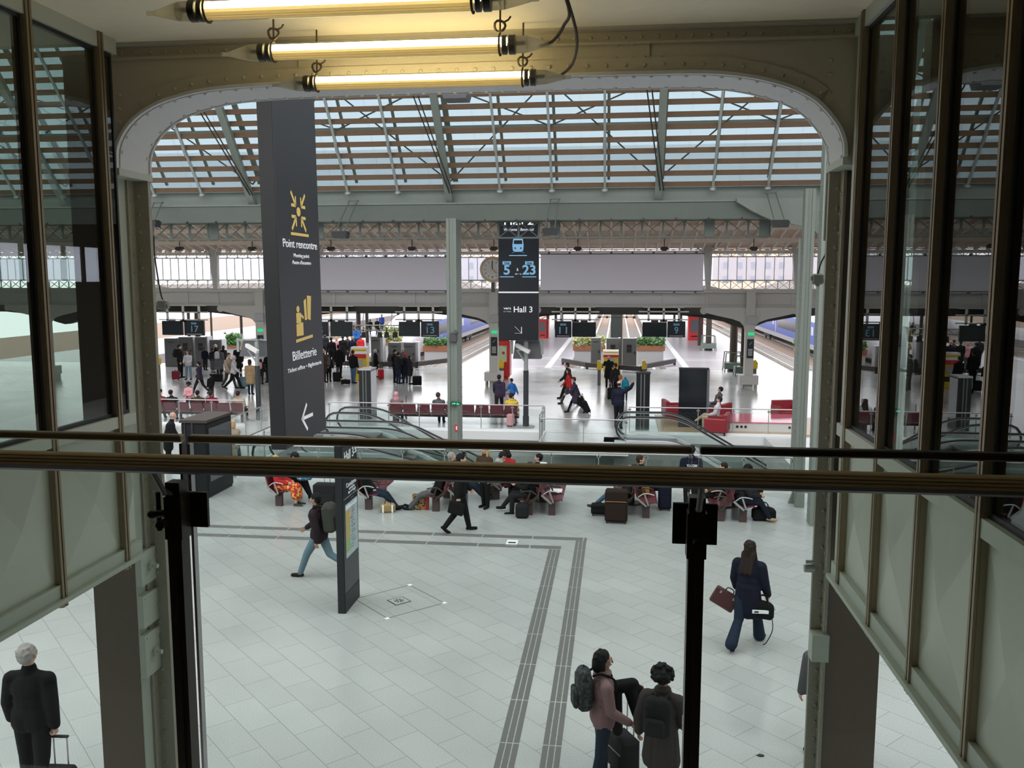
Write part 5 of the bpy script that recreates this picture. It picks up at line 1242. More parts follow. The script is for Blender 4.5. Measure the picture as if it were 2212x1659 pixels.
def hair_prims(J, style):
    b = MB(); HM = J['HM']; hc = J['head']; t = J['t']
    def H(v): return hc + HM @ Vector(v)
    def E(c, r): b.ell(H(c), r, rot=HM)
    if style in ('fringe',):
        E((0, -.05, .0), (.080, .062, .06))
    elif style == 'curly':
        rnd = random.Random(3); E((0, -.03, .04), (.10, .105, .105))
        for _ in range(70):
            a, z = rnd.uniform(0, 6.28), rnd.uniform(-.7, 1); q = math.sqrt(1 - z * z)
            p = Vector((math.cos(a) * q * .115, -.03 + math.sin(a) * q * .115, .04 + z * .12))
            if p.y > .06 and p.z < .05: continue
            b.ell(H(p), rnd.uniform(.02, .032), 7, 5)
    else:
        E((0, -.020, .040), (.083, .100, .094)); E((0, -.055, .0), (.077, .060, .085))
        rnd = random.Random(7)
        for _ in range(46):
            a, z = rnd.uniform(0, 6.28), rnd.uniform(-.2, 1); q = math.sqrt(1 - z * z)
            p = Vector((math.cos(a) * q * .080, -.022 + math.sin(a) * q * .097, .040 + z * .090))
            if p.y > .045 and p.z < .085: continue
            b.ell(H(p), (rnd.uniform(.010, .022), rnd.uniform(.010, .022), .018), 6, 5)
        if style in ('bob', 'long'):
            for s in (-1, 1): cap(b, H((s * .062, -.01, .03)), H((s * .072, -.005, -.085)), .030, .026)
            cap(b, H((0, -.05, 0)), H((0, -.06, -.09)), .078, .070)
        if style == 'long':
            back = Vector((0, -1, 0)); c = H((0, -.06, -.08)); e = J['chest'] + Vector((0, -.15, .0))
            for s in (-.055, 0, .055): cap(b, c + Vector((s, 0, 0)), e + Vector((s * 1.2, 0, 0)), .055, .035)
            for s in (-1, 1): cap(b, H((s * .07, .0, -.06)), J['neck'] + Vector((s * .11, .02, -.10)), .03, .022)
        if style == 'bun': E((0, -.12, .07), (.04, .04, .04))
        if style == 'cap': E((0, -.005, .062), (.092, .108, .075)); cap(b, H((-.03, .10, .05)), H((.03, .10, .05)), .02)
        if style == 'hijab': E((0, -.01, .02), (.096, .10, .115)); cap(b, H((0, -.02, -.06)), J['neck'] + t * .0, .085, .12)
    MBF[0] = b.f; return b
COLS = dict(black=(.007, .007, .008), dark=(.016, .016, .018), navy=(.009, .011, .024), blue=(.03, .08, .30), brightblue=(.03, .16, .45), plum=(.025, .015, .019), purple=(.04, .03, .055), grey=(.09, .09, .095), lgrey=(.42, .42, .43), white=(.5, .5, .52),
            beige=(.36, .29, .21), tan=(.36, .25, .14), brown=(.06, .035, .022), dbrown=(.022, .013, .010), red=(.48, .025, .03), maroon=(.16, .02, .03), pink=(.62, .30, .32), dustypink=(.21, .13, .135), jeans=(.06, .11, .18), ljeans=(.13, .20, .24), djeans=(.014, .024, .042), khaki=(.050, .054, .046), green=(.05, .10, .05), teal=(.02, .22, .32),
            whitehair=(.62, .60, .57), greyhair=(.34, .32, .30), blond=(.48, .34, .17), auburn=(.045, .02, .012), yellow=(.62, .45, .05), orange=(.50, .19, .04), taupe=(.045, .038, .036))
def cm_(c): return mat('cloth_' + c, COLS[c], .85, bump=.25, scale=90, var=.12, spec=.2)
def hm_(c): return mat('hair_' + c, COLS[c], .55, bump=.6, scale=140, var=.25, spec=.2)
SKINS = {'l': (.56, .34, .25), 'm': (.40, .22, .14), 'd': (.10, .05, .032)}
ZERO = (5, 8, 12)
POSE = dict(
    stand=dict(legs=((2, 4), (-3, 3)), arms=((3, 8, 12), (3, 8, 15))),
    hold=dict(legs=((2, 4), (-2, 3)), arms=((12, 8, 80, 25), (12, 8, 80, 25)), head=(0, 20)),
    handsfront=dict(legs=((0, 2, 4), (0, 2, 4)), arms=((15, 5, 55, 20), (15, 5, 60, 20)), head=(0, 10)),
    walk=dict(legs=((26, 6), (-16, 26)), arms=((-18, 7, 12), (20, 7, 22)), lean=3),
    walk2=dict(legs=((-14, 28), (24, 6)), arms=((20, 7, 25), (-18, 7, 12)), lean=3),
    stride=dict(legs=((30, 10), (-22, 38)), arms=((-22, 7, 15), (24, 7, 25)), lean=5),
    pull=dict(legs=((24, 6), (-16, 26)), arms=((-32, 12, 5), (20, 7, 22)), lean=4),
    pull2=dict(legs=((-18, 30), (26, 6)), arms=((20, 7, 30), (-34, 12, 5)), lean=8),
    bend=dict(legs=((4, 6), (-4, 4)), arms=((30, 8, 50), (30, 8, 50)), lean=28, head=(0, 10)),
    point=dict(legs=((3, 5), (-3, 4)), arms=((5, 8, 20), (120, 38, 8))),
    sit=dict(legs=((86, 84), (86, 84)), arms=((22, 6, 60, 20), (22, 6, 60, 20)), lean=-8, hipz=.55),
    sitread=dict(legs=((86, 84), (86, 78)), arms=((28, 6, 80, 22), (28, 6, 80, 22)), lean=-2, hipz=.55, head=(0, 28)),
    sitout=dict(legs=((78, 42), (76, 34)), arms=((20, 6, 55, 18), (20, 6, 55, 18)), lean=-16, hipz=.53, feet=(15, 20)),
    sitcross=dict(legs=((88, 88), (100, 50)), arms=((22, 6, 60, 20), (22, 6, 60, 20)), lean=-10, hipz=.55, feet=(0, 10)),
    sitslump=dict(legs=((88, 70), (88, 60)), arms=((25, 6, 50, 20), (25, 6, 50, 20)), lean=14, hipz=.55, head=(0, 25)))
class Person: pass
def person(label, pos, heading, pose, h=1.72, top=('jacket', 'black'), bot=('jeans', 'djeans'), hair=('short', 'dbrown'), skin='l', shoes='black', near=False, group=None, grip=(0, 0), build=1.07, extra=None):
    po = dict(POSE[pose]) if isinstance(pose, str) else dict(pose)
    if extra: po.update(extra)
    J = skeleton(po); k = repr(sorted(po.items(), key=str)); S = h / 1.70
    if 'hipz' in po: S = 1.0
    g = thing('person', label, 'person', pos, R(heading), group); g.scale = (S * build, S * build, S)
    vx = .0075 if near == 2 else (.010 if near else .016)
    rf = .0085 if near else .012
    B = fused('body', ('b', k, grip, near), lambda: body_prims(J, grip, rf), vx, mat('skin_' + skin, SKINS[skin], .5, spec=.4), g, 2 if near else 1)
    vx2 = .012 if near else .018
    fused(top[0].split('+')[0], ('t', k, top[0], near), lambda: top_prims(J, top[0]), vx2, cm_(top[1]) if isinstance(top[1], str) else top[1], g, 4)
    fused('skirt' if bot[0] == 'skirt' else 'trousers', ('p', k, bot[0], near), lambda: bottom_prims(J, bot[0]), vx2, cm_(bot[1]) if isinstance(bot[1], str) else bot[1], g, 4)
    for s in (-1, 1): fused('shoe', ('s', k, s), lambda: shoe_prims(J, s), .010, cm_(shoes), g, 2)
    if hair[0] != 'bald': fused('head_cover' if hair[0] in ('cap', 'hijab') else 'hair', ('h', k, hair[0], near), lambda: hair_prims(J, hair[0]), .009 if near else .014, hm_(hair[1]), g, 3 if hair[0] != 'curly' else 1)
    if near:
        for s in (-1, 1):
            c = J['head'] + J['HM'] @ Vector((s * .032, .079, .004)); b = MB(); b.mt(mat('eye_white', (.7, .7, .68), .2)).ell(c, .0115, 10, 8); b.mt(mat('iris_dark', (.03, .02, .015), .2)).ell(c + J['HM'] @ Vector((0, .008, 0)), .0055, 8, 6); b.build('eye', None, g)
        c = J['head'] + J['HM'] @ Vector((0, .093, -.053)); b = MB(); b.ell(c, (.021, .006, .006), 10, 6, J['HM']); b.build('mouth', mat('lips', (.30, .10, .09), .4), g)
    P = Person(); P.o = g; P.J = J; P.S = S; P.h = h; P.rz = R(heading); P.pos = Vector(pos)
    M = Matrix.Rotation(P.rz, 3, 'Z')
    P.w = lambda v: P.pos + M @ (Vector(v) * S)
    P.hand = lambda s: P.w(J['arm', s][2] + J['arm', s][3] * .085)
    return P
DIRS = {'A': 0, 'L': 90, 'T': 180, 'R': -90}
def dirn(d): return DIRS[d] if d in DIRS else d
def stand(label, px, foot, head, d, pose='stand', **kw):
    p = fl(px, foot); h = max(1.0, min(1.95, at(px, head, p.y).z)); return person(label, p, dirn(d), pose, h=h, **kw)
def byhead(label, px, head, h, d, pose='stand', **kw):
    return person(label, fl(px, head, h) * 1.0 - Vector((0, 0, h)), dirn(d), pose, h=h, **kw)
def seated(label, key, i, pose='sit', **kw):
    loc, rz, n = BENCH[key]; x = -(n * .3) + (i + .5) * .6; p = loc + Matrix.Rotation(rz, 3, 'Z') @ Vector((x, -.02, 0))
    return person(label, p, math.degrees(rz), pose, **kw)

# ---- luggage
def suitcase(label, pos, rz, w_=.42, h=.6, d=.25, col='black', ext=.4, tilt=0, name='suitcase', trim=None, group=None):
    g = thing(name, label, 'suitcase', pos, rz, group); g.rotation_euler = (R(tilt), 0, rz); m = cm_(col)
    MB().rbox(-w_ / 2, w_ / 2, -d / 2, d / 2, .05, h, .035).build('shell', m, g)
    MB().rbox(-w_ / 2 + .04, w_ / 2 - .04, -d / 2 - .025, -d / 2, .10, h * .62, .012).build('front_pocket', m, g)
    b = MB()
    for x in (-w_ / 2 + .05, w_ / 2 - .05):
        for y in (-d / 2 + .05, d / 2 - .05): b.cyl((x - .015, y, .03), (x + .015, y, .03), .03, n=10)
    b.build('wheels', BLACK, g)
    if ext: MB().cyl((-.08, d / 2 - .04, h), (-.08, d / 2 - .04, h + ext), .009, n=6).cyl((.08, d / 2 - .04, h), (.08, d / 2 - .04, h + ext), .009, n=6).build('telescopic_rod', STEEL, g); MB().rbox(-.10, .10, d / 2 - .06, d / 2 - .02, h + ext, h + ext + .03, .008).build('grip', BLACK, g)
    else: MB().tube(cm([(-.08, 0, h), (-.05, 0, h + .04), (.05, 0, h + .04), (.08, 0, h)], 3), .01, 6).build('grip', BLACK, g)
    if trim: MB().box(-w_ / 2 + .02, w_ / 2 - .02, -d / 2 - .027, -d / 2 - .02, h * .68, h * .695).build('piping', trim, g)
    return g
def backpack(label, P, col, w_=.30, h=.46, d=.20, z=0, m2=None, name='backpack', side=0):
    J = P.J; t = J['t']; c = J['chest'] + Vector((side, -.15 - d / 2, .0 + z)); wp = P.w(c)
    g = thing(name, label, 'backpack', wp, P.rz); g.rotation_euler = (-math.atan2(t.y, t.z), 0, P.rz)
    b = MB(); b.rbox(-w_ / 2, w_ / 2, -d / 2, d / 2, -h / 2, h / 2, .05); b.ell((0, 0, h / 2 - .03), (w_ / 2, d / 2, .09)); fused('bag', ('bp', w_, h, d), lambda: (MBF.__setitem__(0, b.f), b)[1], .014, cm_(col) if isinstance(col, str) else col, g, 3)
    b2 = MB(); b2.rbox(-w_ * .36, w_ * .36, -d / 2 - .05, -d / 2 + .02, -h * .42, h * .1, .025); fused('pocket', ('bk', w_, h, d), lambda: (MBF.__setitem__(0, b2.f), b2)[1], .012, m2 or cm_(col), g, 3)
    for s in (-1, 1): MB().tube(cm([(s * .08, d / 2, h * .42), (s * .10, d / 2 + .10, h * .48), (s * .10, d / 2 + .26, h * .30), (s * .12, d / 2 + .26, 0), (s * .13, d / 2 + .08, -h * .35)], 4), .014, 6).build('strap', cm_('black'), g)
    MB().tube(cm([(-.03, 0, h / 2 + .03), (0, 0, h / 2 + .075), (.03, 0, h / 2 + .03)], 3), .007, 6).build('top_handle', cm_('black'), g)
    return g
def soft_bag(label, pos, rz, w_, h, d, m, cat='bag', name='travel_bag', strap=True, two=None):
    g = thing(name, label, cat, pos, rz)
    b = MB(); b.rbox(-w_ / 2, w_ / 2, -d / 2, d / 2, .0, h * .85, .05); b.ell((0, 0, h * .72), (w_ / 2, d / 2, h * .28)); fused('bag_body', ('sb', w_, h, d), lambda: (MBF.__setitem__(0, b.f), b)[1], .014, m, g, 3)
    if strap:
        for y in (-d * .3, d * .3): MB().tube(cm([(-w_ * .22, y, h * .8), (-w_ * .12, y * .6, h * 1.22), (w_ * .12, y * .6, h * 1.22), (w_ * .22, y, h * .8)], 4), .009, 6).build('handle', cm_('black'), g)
    if two:
        for s in (-1, 1): MB().box(s * w_ * .3 - .02, s * w_ * .3 + .02, -d / 2 - .004, d / 2 + .004, .01, h * .8).build('band', two, g)
    return g
def blotch(name, c1, c2, c3, scale):
    m = bpy.data.materials.new(name); m.use_nodes = True; nt = m.node_tree; b = nt.nodes['Principled BSDF']; b.inputs['Roughness'].default_value = .8
    tc = nt.nodes.new('ShaderNodeTexCoord'); n = nt.nodes.new('ShaderNodeTexNoise'); n.inputs['Scale'].default_value = scale; r = nt.nodes.new('ShaderNodeValToRGB'); r.color_ramp.interpolation = 'CONSTANT'
    r.color_ramp.elements[0].color = (*c1, 1); r.color_ramp.elements[1].position = .5; r.color_ramp.elements[1].color = (*c2, 1); e = r.color_ramp.elements.new(.58); e.color = (*c3, 1)
    nt.links.new(tc.outputs['Object'], n.inputs['Vector']); nt.links.new(n.outputs['Fac'], r.inputs[0]); nt.links.new(r.outputs[0], b.inputs['Base Color']); MATS[name] = m; return m
FLOWER = blotch('orange_flower_cloth', (.45, .02, .03), (.75, .22, .03), (.8, .5, .08), 16)
BLUEPAT = blotch('blue_patterned_cloth', (.03, .30, .50), (.02, .05, .12), (.5, .6, .62), 22)
GIFT = blotch('gift_bag_print', (.02, .02, .015), (.30, .22, .05), (.35, .08, .03), 14)
PLAID = blotch('plaid_cloth', (.012, .018, .02), (.035, .045, .045), (.06, .065, .06), 25)

# ---- nearest people
P1 = byhead('grey-haired person in black jacket walking away with a trolley at bottom left', 60, 1412, 1.80, 4, 'stand', top=('jacket', 'black'), bot=('jeans', 'black'), hair=('short', 'greyhair'), near=2, build=1.13, grip=(0, 1), extra=dict(arms=((2, 12, 14), (-6, 9, 8)), legs=((6, 4, 3), (-8, 8, 3))))
hp = P1.hand(1); g = suitcase('dark trolley case pulled by the grey-haired person, handle showing', (hp.x + .05, hp.y - .02, 0), R(4), .36, .44, .22, 'dark', ext=hp.z - .52, name='trolley_case')
P2 = byhead('person in dusty pink sweater, glasses and jeans gesturing with an open hand', 1303, 1419, 1.66, -75, 'stand', top=('shirt+scarf', 'dustypink'), bot=('slim', 'djeans'), hair=('bob', 'black'), skin='m', near=2, extra=dict(arms=((35, 14, 55, 8), (8, 8, 50, -6)), legs=((5, 3, 3), (-6, 6, 3)), head=(-8, 0)))
backpack('black plaid backpack worn by the person in the pink sweater', P2, PLAID, .30, .46, .18, m2=PLAID)
c = P2.J['head']; b = MB(); HM = P2.J['HM']
for s in (-1, 1):
    cc = Vector((s * .034, .100, .002)); b.tube([c + HM @ (cc + Vector((.025 * math.cos(a), 0, .020 * math.sin(a)))) for a in [2 * math.pi * k / 12 for k in range(12)]], .0022, 5, True); b.cyl(c + HM @ Vector((s * .058, .100, .006)), c + HM @ Vector((s * .082, .0, .006)), .0022, n=5)
b.build('glasses', BLACK, P2.o)
b = MB(); e = P2.J['arm', -1]; b0 = e[1] + Vector((-.01, .10, 0)); cap(b, e[1] + Vector((0, .02, .02)), e[2] + Vector((0, .03, .05)), .085, .085); cap(b, e[2] + Vector((0, .0, .0)), e[2] + Vector((0, .10, -.35)), .09, .07); cap(b, e[1] + Vector((0, .06, 0)), e[1] + Vector((0, .1, -.55)), .09, .07); cap(b, e[2] + Vector((.0, .02, .05)), e[2] + Vector((0, .16, -.05)), .06, .05)
g = thing('draped_coat', 'black coat draped over the arm of the person in the pink sweater', 'coat', P2.pos, P2.rz); g.scale = (P2.S,) * 3; fused('coat_cloth', 'coat1', lambda: (MBF.__setitem__(0, b.f), b)[1], .014, cm_('black'), g, 4)
p = P2.w((-.30, .36, 0)); suitcase('dark grey rolling suitcase with a red tag beside the person in pink', (p.x, p.y, 0), R(-60), .38, .50, .26, 'dark', ext=.50, trim=GALV)
P3 = byhead('curly-haired person in grey-brown coat and scarf seen from behind', 1432, 1456, 1.62, -18, 'stand', top=('coat+scarf', 'taupe'), bot=('jeans', 'brown'), hair=('curly', 'black'), skin='m', near=1, extra=dict(arms=((-4, 16, 22), (8, 14, 30)), head=(0, 8)))
backpack('dark slouchy backpack on the curly-haired person', P3, 'dark', .32, .42, .16, z=-.06)
P4 = stand('long-haired person in navy coat and flared jeans carrying bags', 1612, 1394, 1172, -28, 'walk2', top=('coat', 'navy'), bot=('flare', 'djeans'), hair=('long', 'dbrown'), near=1, shoes='dbrown', grip=(1, 1), extra=dict(arms=((6, 12, 25), (6, 10, 18))))
g = thing('briefcase', 'burgundy leather briefcase carried by the long-haired person', 'briefcase', P4.w((-.33, .06, .80)), R(-8)); g.rotation_euler = (0, R(28), R(-10))
MB().rbox(-.22, .20, -.05, .05, -.30, .0, .02).build('case', mat('burgundy_leather', (.075, .02, .022), .4), g); MB().tube(cm([(-.07, 0, 0), (-.05, 0, .06), (.05, 0, .06), (.07, 0, 0)], 3), .01, 6).build('handle', BLACK, g); MB().box(-.14, -.11, -.055, -.05, -.08, -.03).box(.10, .13, -.055, -.05, -.08, -.03).build('clasp', STEEL, g)
g = soft_bag('black shoulder bag with dangling strap at the side of the long-haired person', P4.w((.25, .0, .50)), R(-20), .36, .32, .14, cm_('black'), name='shoulder_bag'); MB().tube(cm([(.15, 0, .05), (.17, -.03, -.15), (.08, -.02, -.38), (.02, 0, -.44)], 4), .008, 6).build('loose_strap', cm_('black'), g)
h_ = P4.hand(1); b = MB(h_); b.cyl(h_, h_ + Vector((.10, -.02, -.14)), .032, n=12).cyl(h_ + Vector((.10, -.02, -.14)), h_ + Vector((.125, -.025, -.175)), .03, .014, 12); tag(b.build('water_bottle', mat('clear_plastic', (.55, .62, .64), .1)), 'clear plastic bottle in the right hand of the long-haired person', 'bottle')
b = MB(); q = P4.w((.25, -.09, .64)); b = MB(q); b.mt(WHITEP).box(q.x - .14, q.x + .12, q.y - .02, q.y, q.z - .02, q.z + .035); b.mt(BLACK).box(q.x - .11, q.x - .04, q.y - .022, q.y - .02, q.z - .008, q.z + .02); tag(b.build('folded_newspaper'), 'folded newspaper sticking out of the black shoulder bag', 'newspaper')
P5 = stand('backpacker in plum jacket and light jeans striding left', 692, 1246, 1066, 82, 'stride', top=('jacket+hood', 'plum'), bot=('jeans', 'ljeans'), hair=('short', 'black'), skin='m', near=1, shoes='dbrown')
backpack('large grey-green hiking backpack on the striding backpacker', P5, 'khaki', .34, .56, .26, m2=cm_('dark'), name='hiking_backpack')
P6 = stand('businessman in black suit walking right with a briefcase', 994, 1148, 986, -75, 'walk', top=('jacket', 'black'), bot=('jeans', 'black'), hair=('short', 'black'), near=1, grip=(0, 1), extra=dict(arms=((12, 8, 20), (-14, 10, 6)), legs=((15, 4), (-10, 26))))
hp = P6.hand(1); g = thing('briefcase', 'soft black briefcase held by the walking businessman', 'briefcase', hp, R(-10)); g.rotation_euler = (0, R(12), R(-6)); MB().rbox(-.20, .18, -.04, .04, -.34, -.03, .02).build('case', cm_('black'), g); MB().tube(cm([(-.06, 0, -.03), (-.04, 0, .01), (.04, 0, .01), (.06, 0, -.03)], 3), .01, 6).build('handle', BLACK, g)
p = at(1777, 1475, 11.0); P7 = person('person in grey top and red trousers almost hidden by the right riveted column', (p.x, 11.0, 0), 10, 'stand', h=1.66, top=('jacket', 'grey'), bot=('jeans', 'red'), hair=('short', 'auburn'))
P8 = stand('bald person in black coat leaning on the rail beside the left column', 366, 1008, 895, -60, 'stand', top=('coat', 'black'), bot=('jeans', 'black'), hair=('fringe', 'greyhair'), extra=dict(lean=14))
P9 = byhead('blond person in tan coat with a shoulder bag behind the black display', 503, 908, 1.66, 60, 'walk', top=('coat', 'beige'), bot=('jeans', 'djeans'), hair=('bob', 'blond'))
soft_bag('small black shoulder bag of the blond person in the tan coat', P9.w((.24, -.05, .85)), R(60), .28, .22, .1, cm_('black'), name='shoulder_bag')

# ---- people on the benches by the pit
seated('blond person in red top and orange flowered skirt on the left bench', 'b1', 2, 'sit', top=('jacket', 'red'), bot=('skirt', FLOWER), hair=('short', 'blond'), near=1, shoes='khaki', extra=dict(head=(-35, 5)))
seated('person in dark clothes seated beyond the flowered skirt with a patterned blue bag', 'b1', 1, 'sitslump', top=('jacket', 'black'), bot=('jeans', 'black'), hair=('cap', 'dark'))
p = fl(680, 1066, .42); soft_bag('blue patterned travel bag on the lap beside the flowered skirt', (BENCH['b1'][0].x + .55, BENCH['b1'][0].y - .25, .62), R(20), .42, .34, .3, BLUEPAT, name='patterned_bag')
p = fl(705, 1100); suitcase('large dark grey suitcase with raised handle behind the map totem', (p.x, p.y, 0), 0, .62, .70, .34, 'dark', ext=.45)
seated('person in black jacket and jeans with a cable on the bench behind the totem', 'b2', 2, 'sitout', top=('jacket', 'black'), bot=('slim', 'djeans'), hair=('short', 'black'))
q = BENCH['b2'][0]; p = fl(838, 1106); soft_bag('gold holdall with white bands between the feet behind the totem', (p.x, p.y, 0), R(12), .40, .26, .24, mat('gold_fabric', (.30, .20, .08), .5), name='gold_holdall', two=WHITEP)
seated('bald person in black jacket and grey trousers stretching the legs to the left', 'b3', 0, 'sitout', top=('jacket', 'black'), bot=('jeans', 'grey'), hair=('fringe', 'dbrown'), near=1, extra=dict(head=(-50, 0)))
p = fl(907, 1103); g = thing('gift_bag', 'colourful printed paper bag under the bench with the grey trousers', 'bag', (p.x, p.y + .15, 0), R(8)); MB().prism([(-.2, 0), (.2, 0), (.22, .40), (-.22, .40)], 'y', -.09, .09).build('bag_body', GIFT, g); MB().prism([(.12, 0), (.2, 0), (.22, .40), (.14, .40)], 'y', -.1, -.09).build('side_gusset', mat('bag_red', (.25, .02, .02), .5), g)
seated('grey-haired person in jeans facing right behind the businessman', 'b4', 1, 'sitout', top=('jacket', 'dark'), bot=('wide', 'djeans'), hair=('short', 'greyhair'), shoes='dark')
p = fl(1047, 1082); suitcase('tall dark green suitcase beside the jeans of the grey-haired person', (p.x, p.y + .8, 0), R(90), .5, .85, .3, 'green', ext=0)
P = seated('person in dark suit reading papers with crossed legs', 'b5', 0, 'sitread', top=('jacket', 'black'), bot=('jeans', 'dark'), hair=('short', 'auburn'), near=1, extra=dict(legs=((86, 84), (88, 52))))
hh = P.hand(1); b = MB(hh); b.mt(WHITEP).add([hh + Vector((-.16, -.14, .02)), hh + Vector((.04, -.14, -.05)), hh + Vector((.06, .12, -.02)), hh + Vector((-.14, .12, .05)), hh + Vector((-.16, -.14, .025)), hh + Vector((.04, -.14, -.045)), hh + Vector((.06, .12, -.015)), hh + Vector((-.14, .12, .055))], [(3, 2, 1, 0), (4, 5, 6, 7), (0, 1, 5, 4), (1, 2, 6, 5), (2, 3, 7, 6), (3, 0, 4, 7)]); tag(b.build('papers'), 'white papers held by the suited reader', 'papers')
p = fl(1127, 1121); soft_bag('grey and black backpack standing on the floor below the suited reader', (p.x, p.y + .1, 0), R(5), .34, .42, .22, cm_('dark'), 'backpack', 'floor_backpack')
seated('dark-haired person on the reader\'s bench, head just above the handrail', 'b5', 2, 'sit', top=('jacket', 'dark'), bot=('jeans', 'black'), hair=('short', 'black'))
p = BENCH['b6'][0]; b = MB((p.x + .05, p.y - .05, .45)); b.add([(p.x - .1, p.y - .2, .47), (p.x + .22, p.y - .22, .47), (p.x + .22, p.y + .16, .47), (p.x - .1, p.y + .18, .47), (p.x - .1, p.y - .2, .485), (p.x + .22, p.y - .22, .485), (p.x + .22, p.y + .16, .485), (p.x - .1, p.y + .18, .485)], [(3, 2, 1, 0), (4, 5, 6, 7), (0, 1, 5, 4), (1, 2, 6, 5), (2, 3, 7, 6), (3, 0, 4, 7)]); tag(b.build('newspaper', WHITEP), 'open newspaper left on the empty maroon bench', 'newspaper')
seated('person in jeans and brown boots behind the big brown suitcase', 'b7', 0, 'sitout', top=('jacket', 'dark'), bot=('slim', 'jeans'), hair=('short', 'auburn'), near=1, shoes='brown', extra=dict(legs=((84, 84), (88, 42)), feet=(0, 10)))
p = fl(1331, 1133); suitcase('big brown soft suitcase with thin orange piping', (p.x, p.y + .2, 0), R(-3), .56, .84, .36, 'dbrown', ext=.30, trim=mat('orange_piping', (.5, .22, .08), .5))
p = fl(1293, 1117); suitcase('small black case standing left of the big brown suitcase', (p.x, p.y + .2, 0), 0, .40, .30, .3, 'black', ext=0)
p = BENCH['b8'][0]; soft_bag('orange handbag on the second seat of the bench right of the brown suitcase', (p.x, p.y, .44), R(90), .36, .30, .2, cm_('orange'), name='orange_handbag')
seated('person with auburn hair at the far end of the bench with the orange bag', 'b8', 0, 'sit', top=('jacket', 'dark'), bot=('jeans', 'black'), hair=('short', 'auburn'))
p = fl(1437, 1110); suitcase('dark blue suitcase right of the bench with the orange bag', (p.x, p.y + .4, 0), 0, .34, .66, .3, 'navy', ext=.12)
PH = byhead('person in navy hoodie with white printed back lettering and grey hood', 1494, 969, 1.76, 2, 'stand', top=('jacket+hood', 'navy'), bot=('jeans', 'black'), hair=('short', 'black'), near=1)
for k, s in enumerate(('YOU CAN', 'TURN LATER')):
    text(s, .062, WHITEP, PH.o, (0, -.152, 1.30 - k * .085), (R(90), 0, 0), .30 if k else .24, bold=.02)
seated('dark-haired person facing left right of the hoodie wearer', 'b9', 1, 'sit', top=('jacket', 'brown'), bot=('jeans', 'black'), hair=('short', 'dbrown'))
seated('person in dark jacket and brown shoes at the right end of the seats', 'b10', 2, 'sitslump', top=('jacket', 'dark'), bot=('jeans', 'navy'), hair=('short', 'black'), near=1, shoes='tan', extra=dict(lean=4))
seated('second dark-clothed person beyond the one in brown shoes', 'b10', 1, 'sitslump', top=('jacket', 'navy'), bot=('jeans', 'djeans'), hair=('cap', 'black'))
p = fl(1652, 1128); soft_bag('black holdall on the floor under the knees at the right end', (p.x, p.y + .2, 0), R(5), .58, .36, .3, cm_('black'), name='black_holdall')
p = BENCH['b10'][0] + Vector((.45, -.1, .60)); soft_bag('black backpack on the lap at the right end of the seats', p, R(-80), .32, .36, .2, cm_('black'), 'backpack', 'lap_backpack')
for (px, hd, h, d, kw) in ((1047, 968, 1.62, 150, dict(label='person with long blond hair at the pit railing', top=('jacket', 'brown'), hair=('long', 'blond'))), (1071, 979, 1.25, -60, dict(label='short-haired person in grey hoodie low by the pit railing', top=('jacket+hood', 'lgrey'), hair=('short', 'dbrown'))), (1106, 974, 1.30, 60, dict(label='dark-haired person in red sweater low by the pit railing', top=('shirt', 'red'), hair=('bob', 'black')))):
    lb = kw.pop('label')
    if h < 1.4:
        p = fl(px, hd, 1.30); bench('maroon seat by the railing under the ' + ('grey hoodie' if px < 1080 else 'red sweater'), (p.x, p.y, 0), R(d), 1, 'maroon seat rows beside the escalator pit'); person(lb, (p.x, p.y - .0, 0), d, 'sitslump', bot=('jeans', 'black'), **kw)
    else: byhead(lb, px, hd, h, d, 'stand', bot=('jeans', 'black'), **kw)

# ---- upper concourse
seated('black-jacketed person at the far left end of the long bench', 'c1', 0, top=('jacket', 'black'), hair=('short', 'black'))
seated('person with dark hair and maroon sleeves on the long bench', 'c1', 1, 'sitslump', top=('jacket', 'maroon'), hair=('short', 'black'), extra=dict(lean=5))
seated('person in dark jacket second from left group on the long bench', 'c1', 2, top=('jacket', 'dark'), hair=('short', 'dbrown'))
stand('person in pink shirt standing behind the long bench', 410, 893, 829, 'T', 'handsfront', top=('shirt', 'pink'), bot=('jeans', 'djeans'), hair=('curly', 'black'), skin='d')
seated('person in brown jacket in the middle of the long bench', 'c1', 4, top=('jacket', 'brown'), hair=('short', 'black'))
seated('person in brown jacket with red collar on the long bench', 'c1', 5, top=('jacket+scarf', 'maroon'), hair=('short', 'dbrown'))
seated('person in beige sweater at the right end of the long bench', 'c1', 7, top=('jacket', 'beige'), hair=('short', 'dbrown'))
seated('person with pink headscarf on the bench left of the green column', 'c2', 0, top=('coat', 'dustypink'), hair=('hijab', 'pink'))
seated('person in grey jacket with bag strap on the bench left of the green column', 'c2', 3, top=('jacket', 'grey'), hair=('short', 'brown'), extra=dict(head=(-25, 0)))
seated('long-haired person in white top on the bench left of the green column', 'c2', 4, top=('jacket', 'white'), hair=('long', 'dbrown'), extra=dict(head=(60, 0)))
seated('person in grey cap and khaki jacket just right of the green column', 'c3', 0, top=('jacket', 'khaki'), hair=('cap', 'lgrey'))
seated('person in grey hood with mustard scarf at the right end of the bench', 'c3', 4, top=('coat+scarf', 'yellow'), hair=('short', 'dbrown'), extra=dict(head=(-30, 10)))
p = fl(1103, 921); suitcase('bright pink rounded suitcase beside the mustard scarf', (p.x, p.y, 0), R(75), .34, .52, .25, 'pink', ext=0)
MATS['cloth_pinkcase'] = None
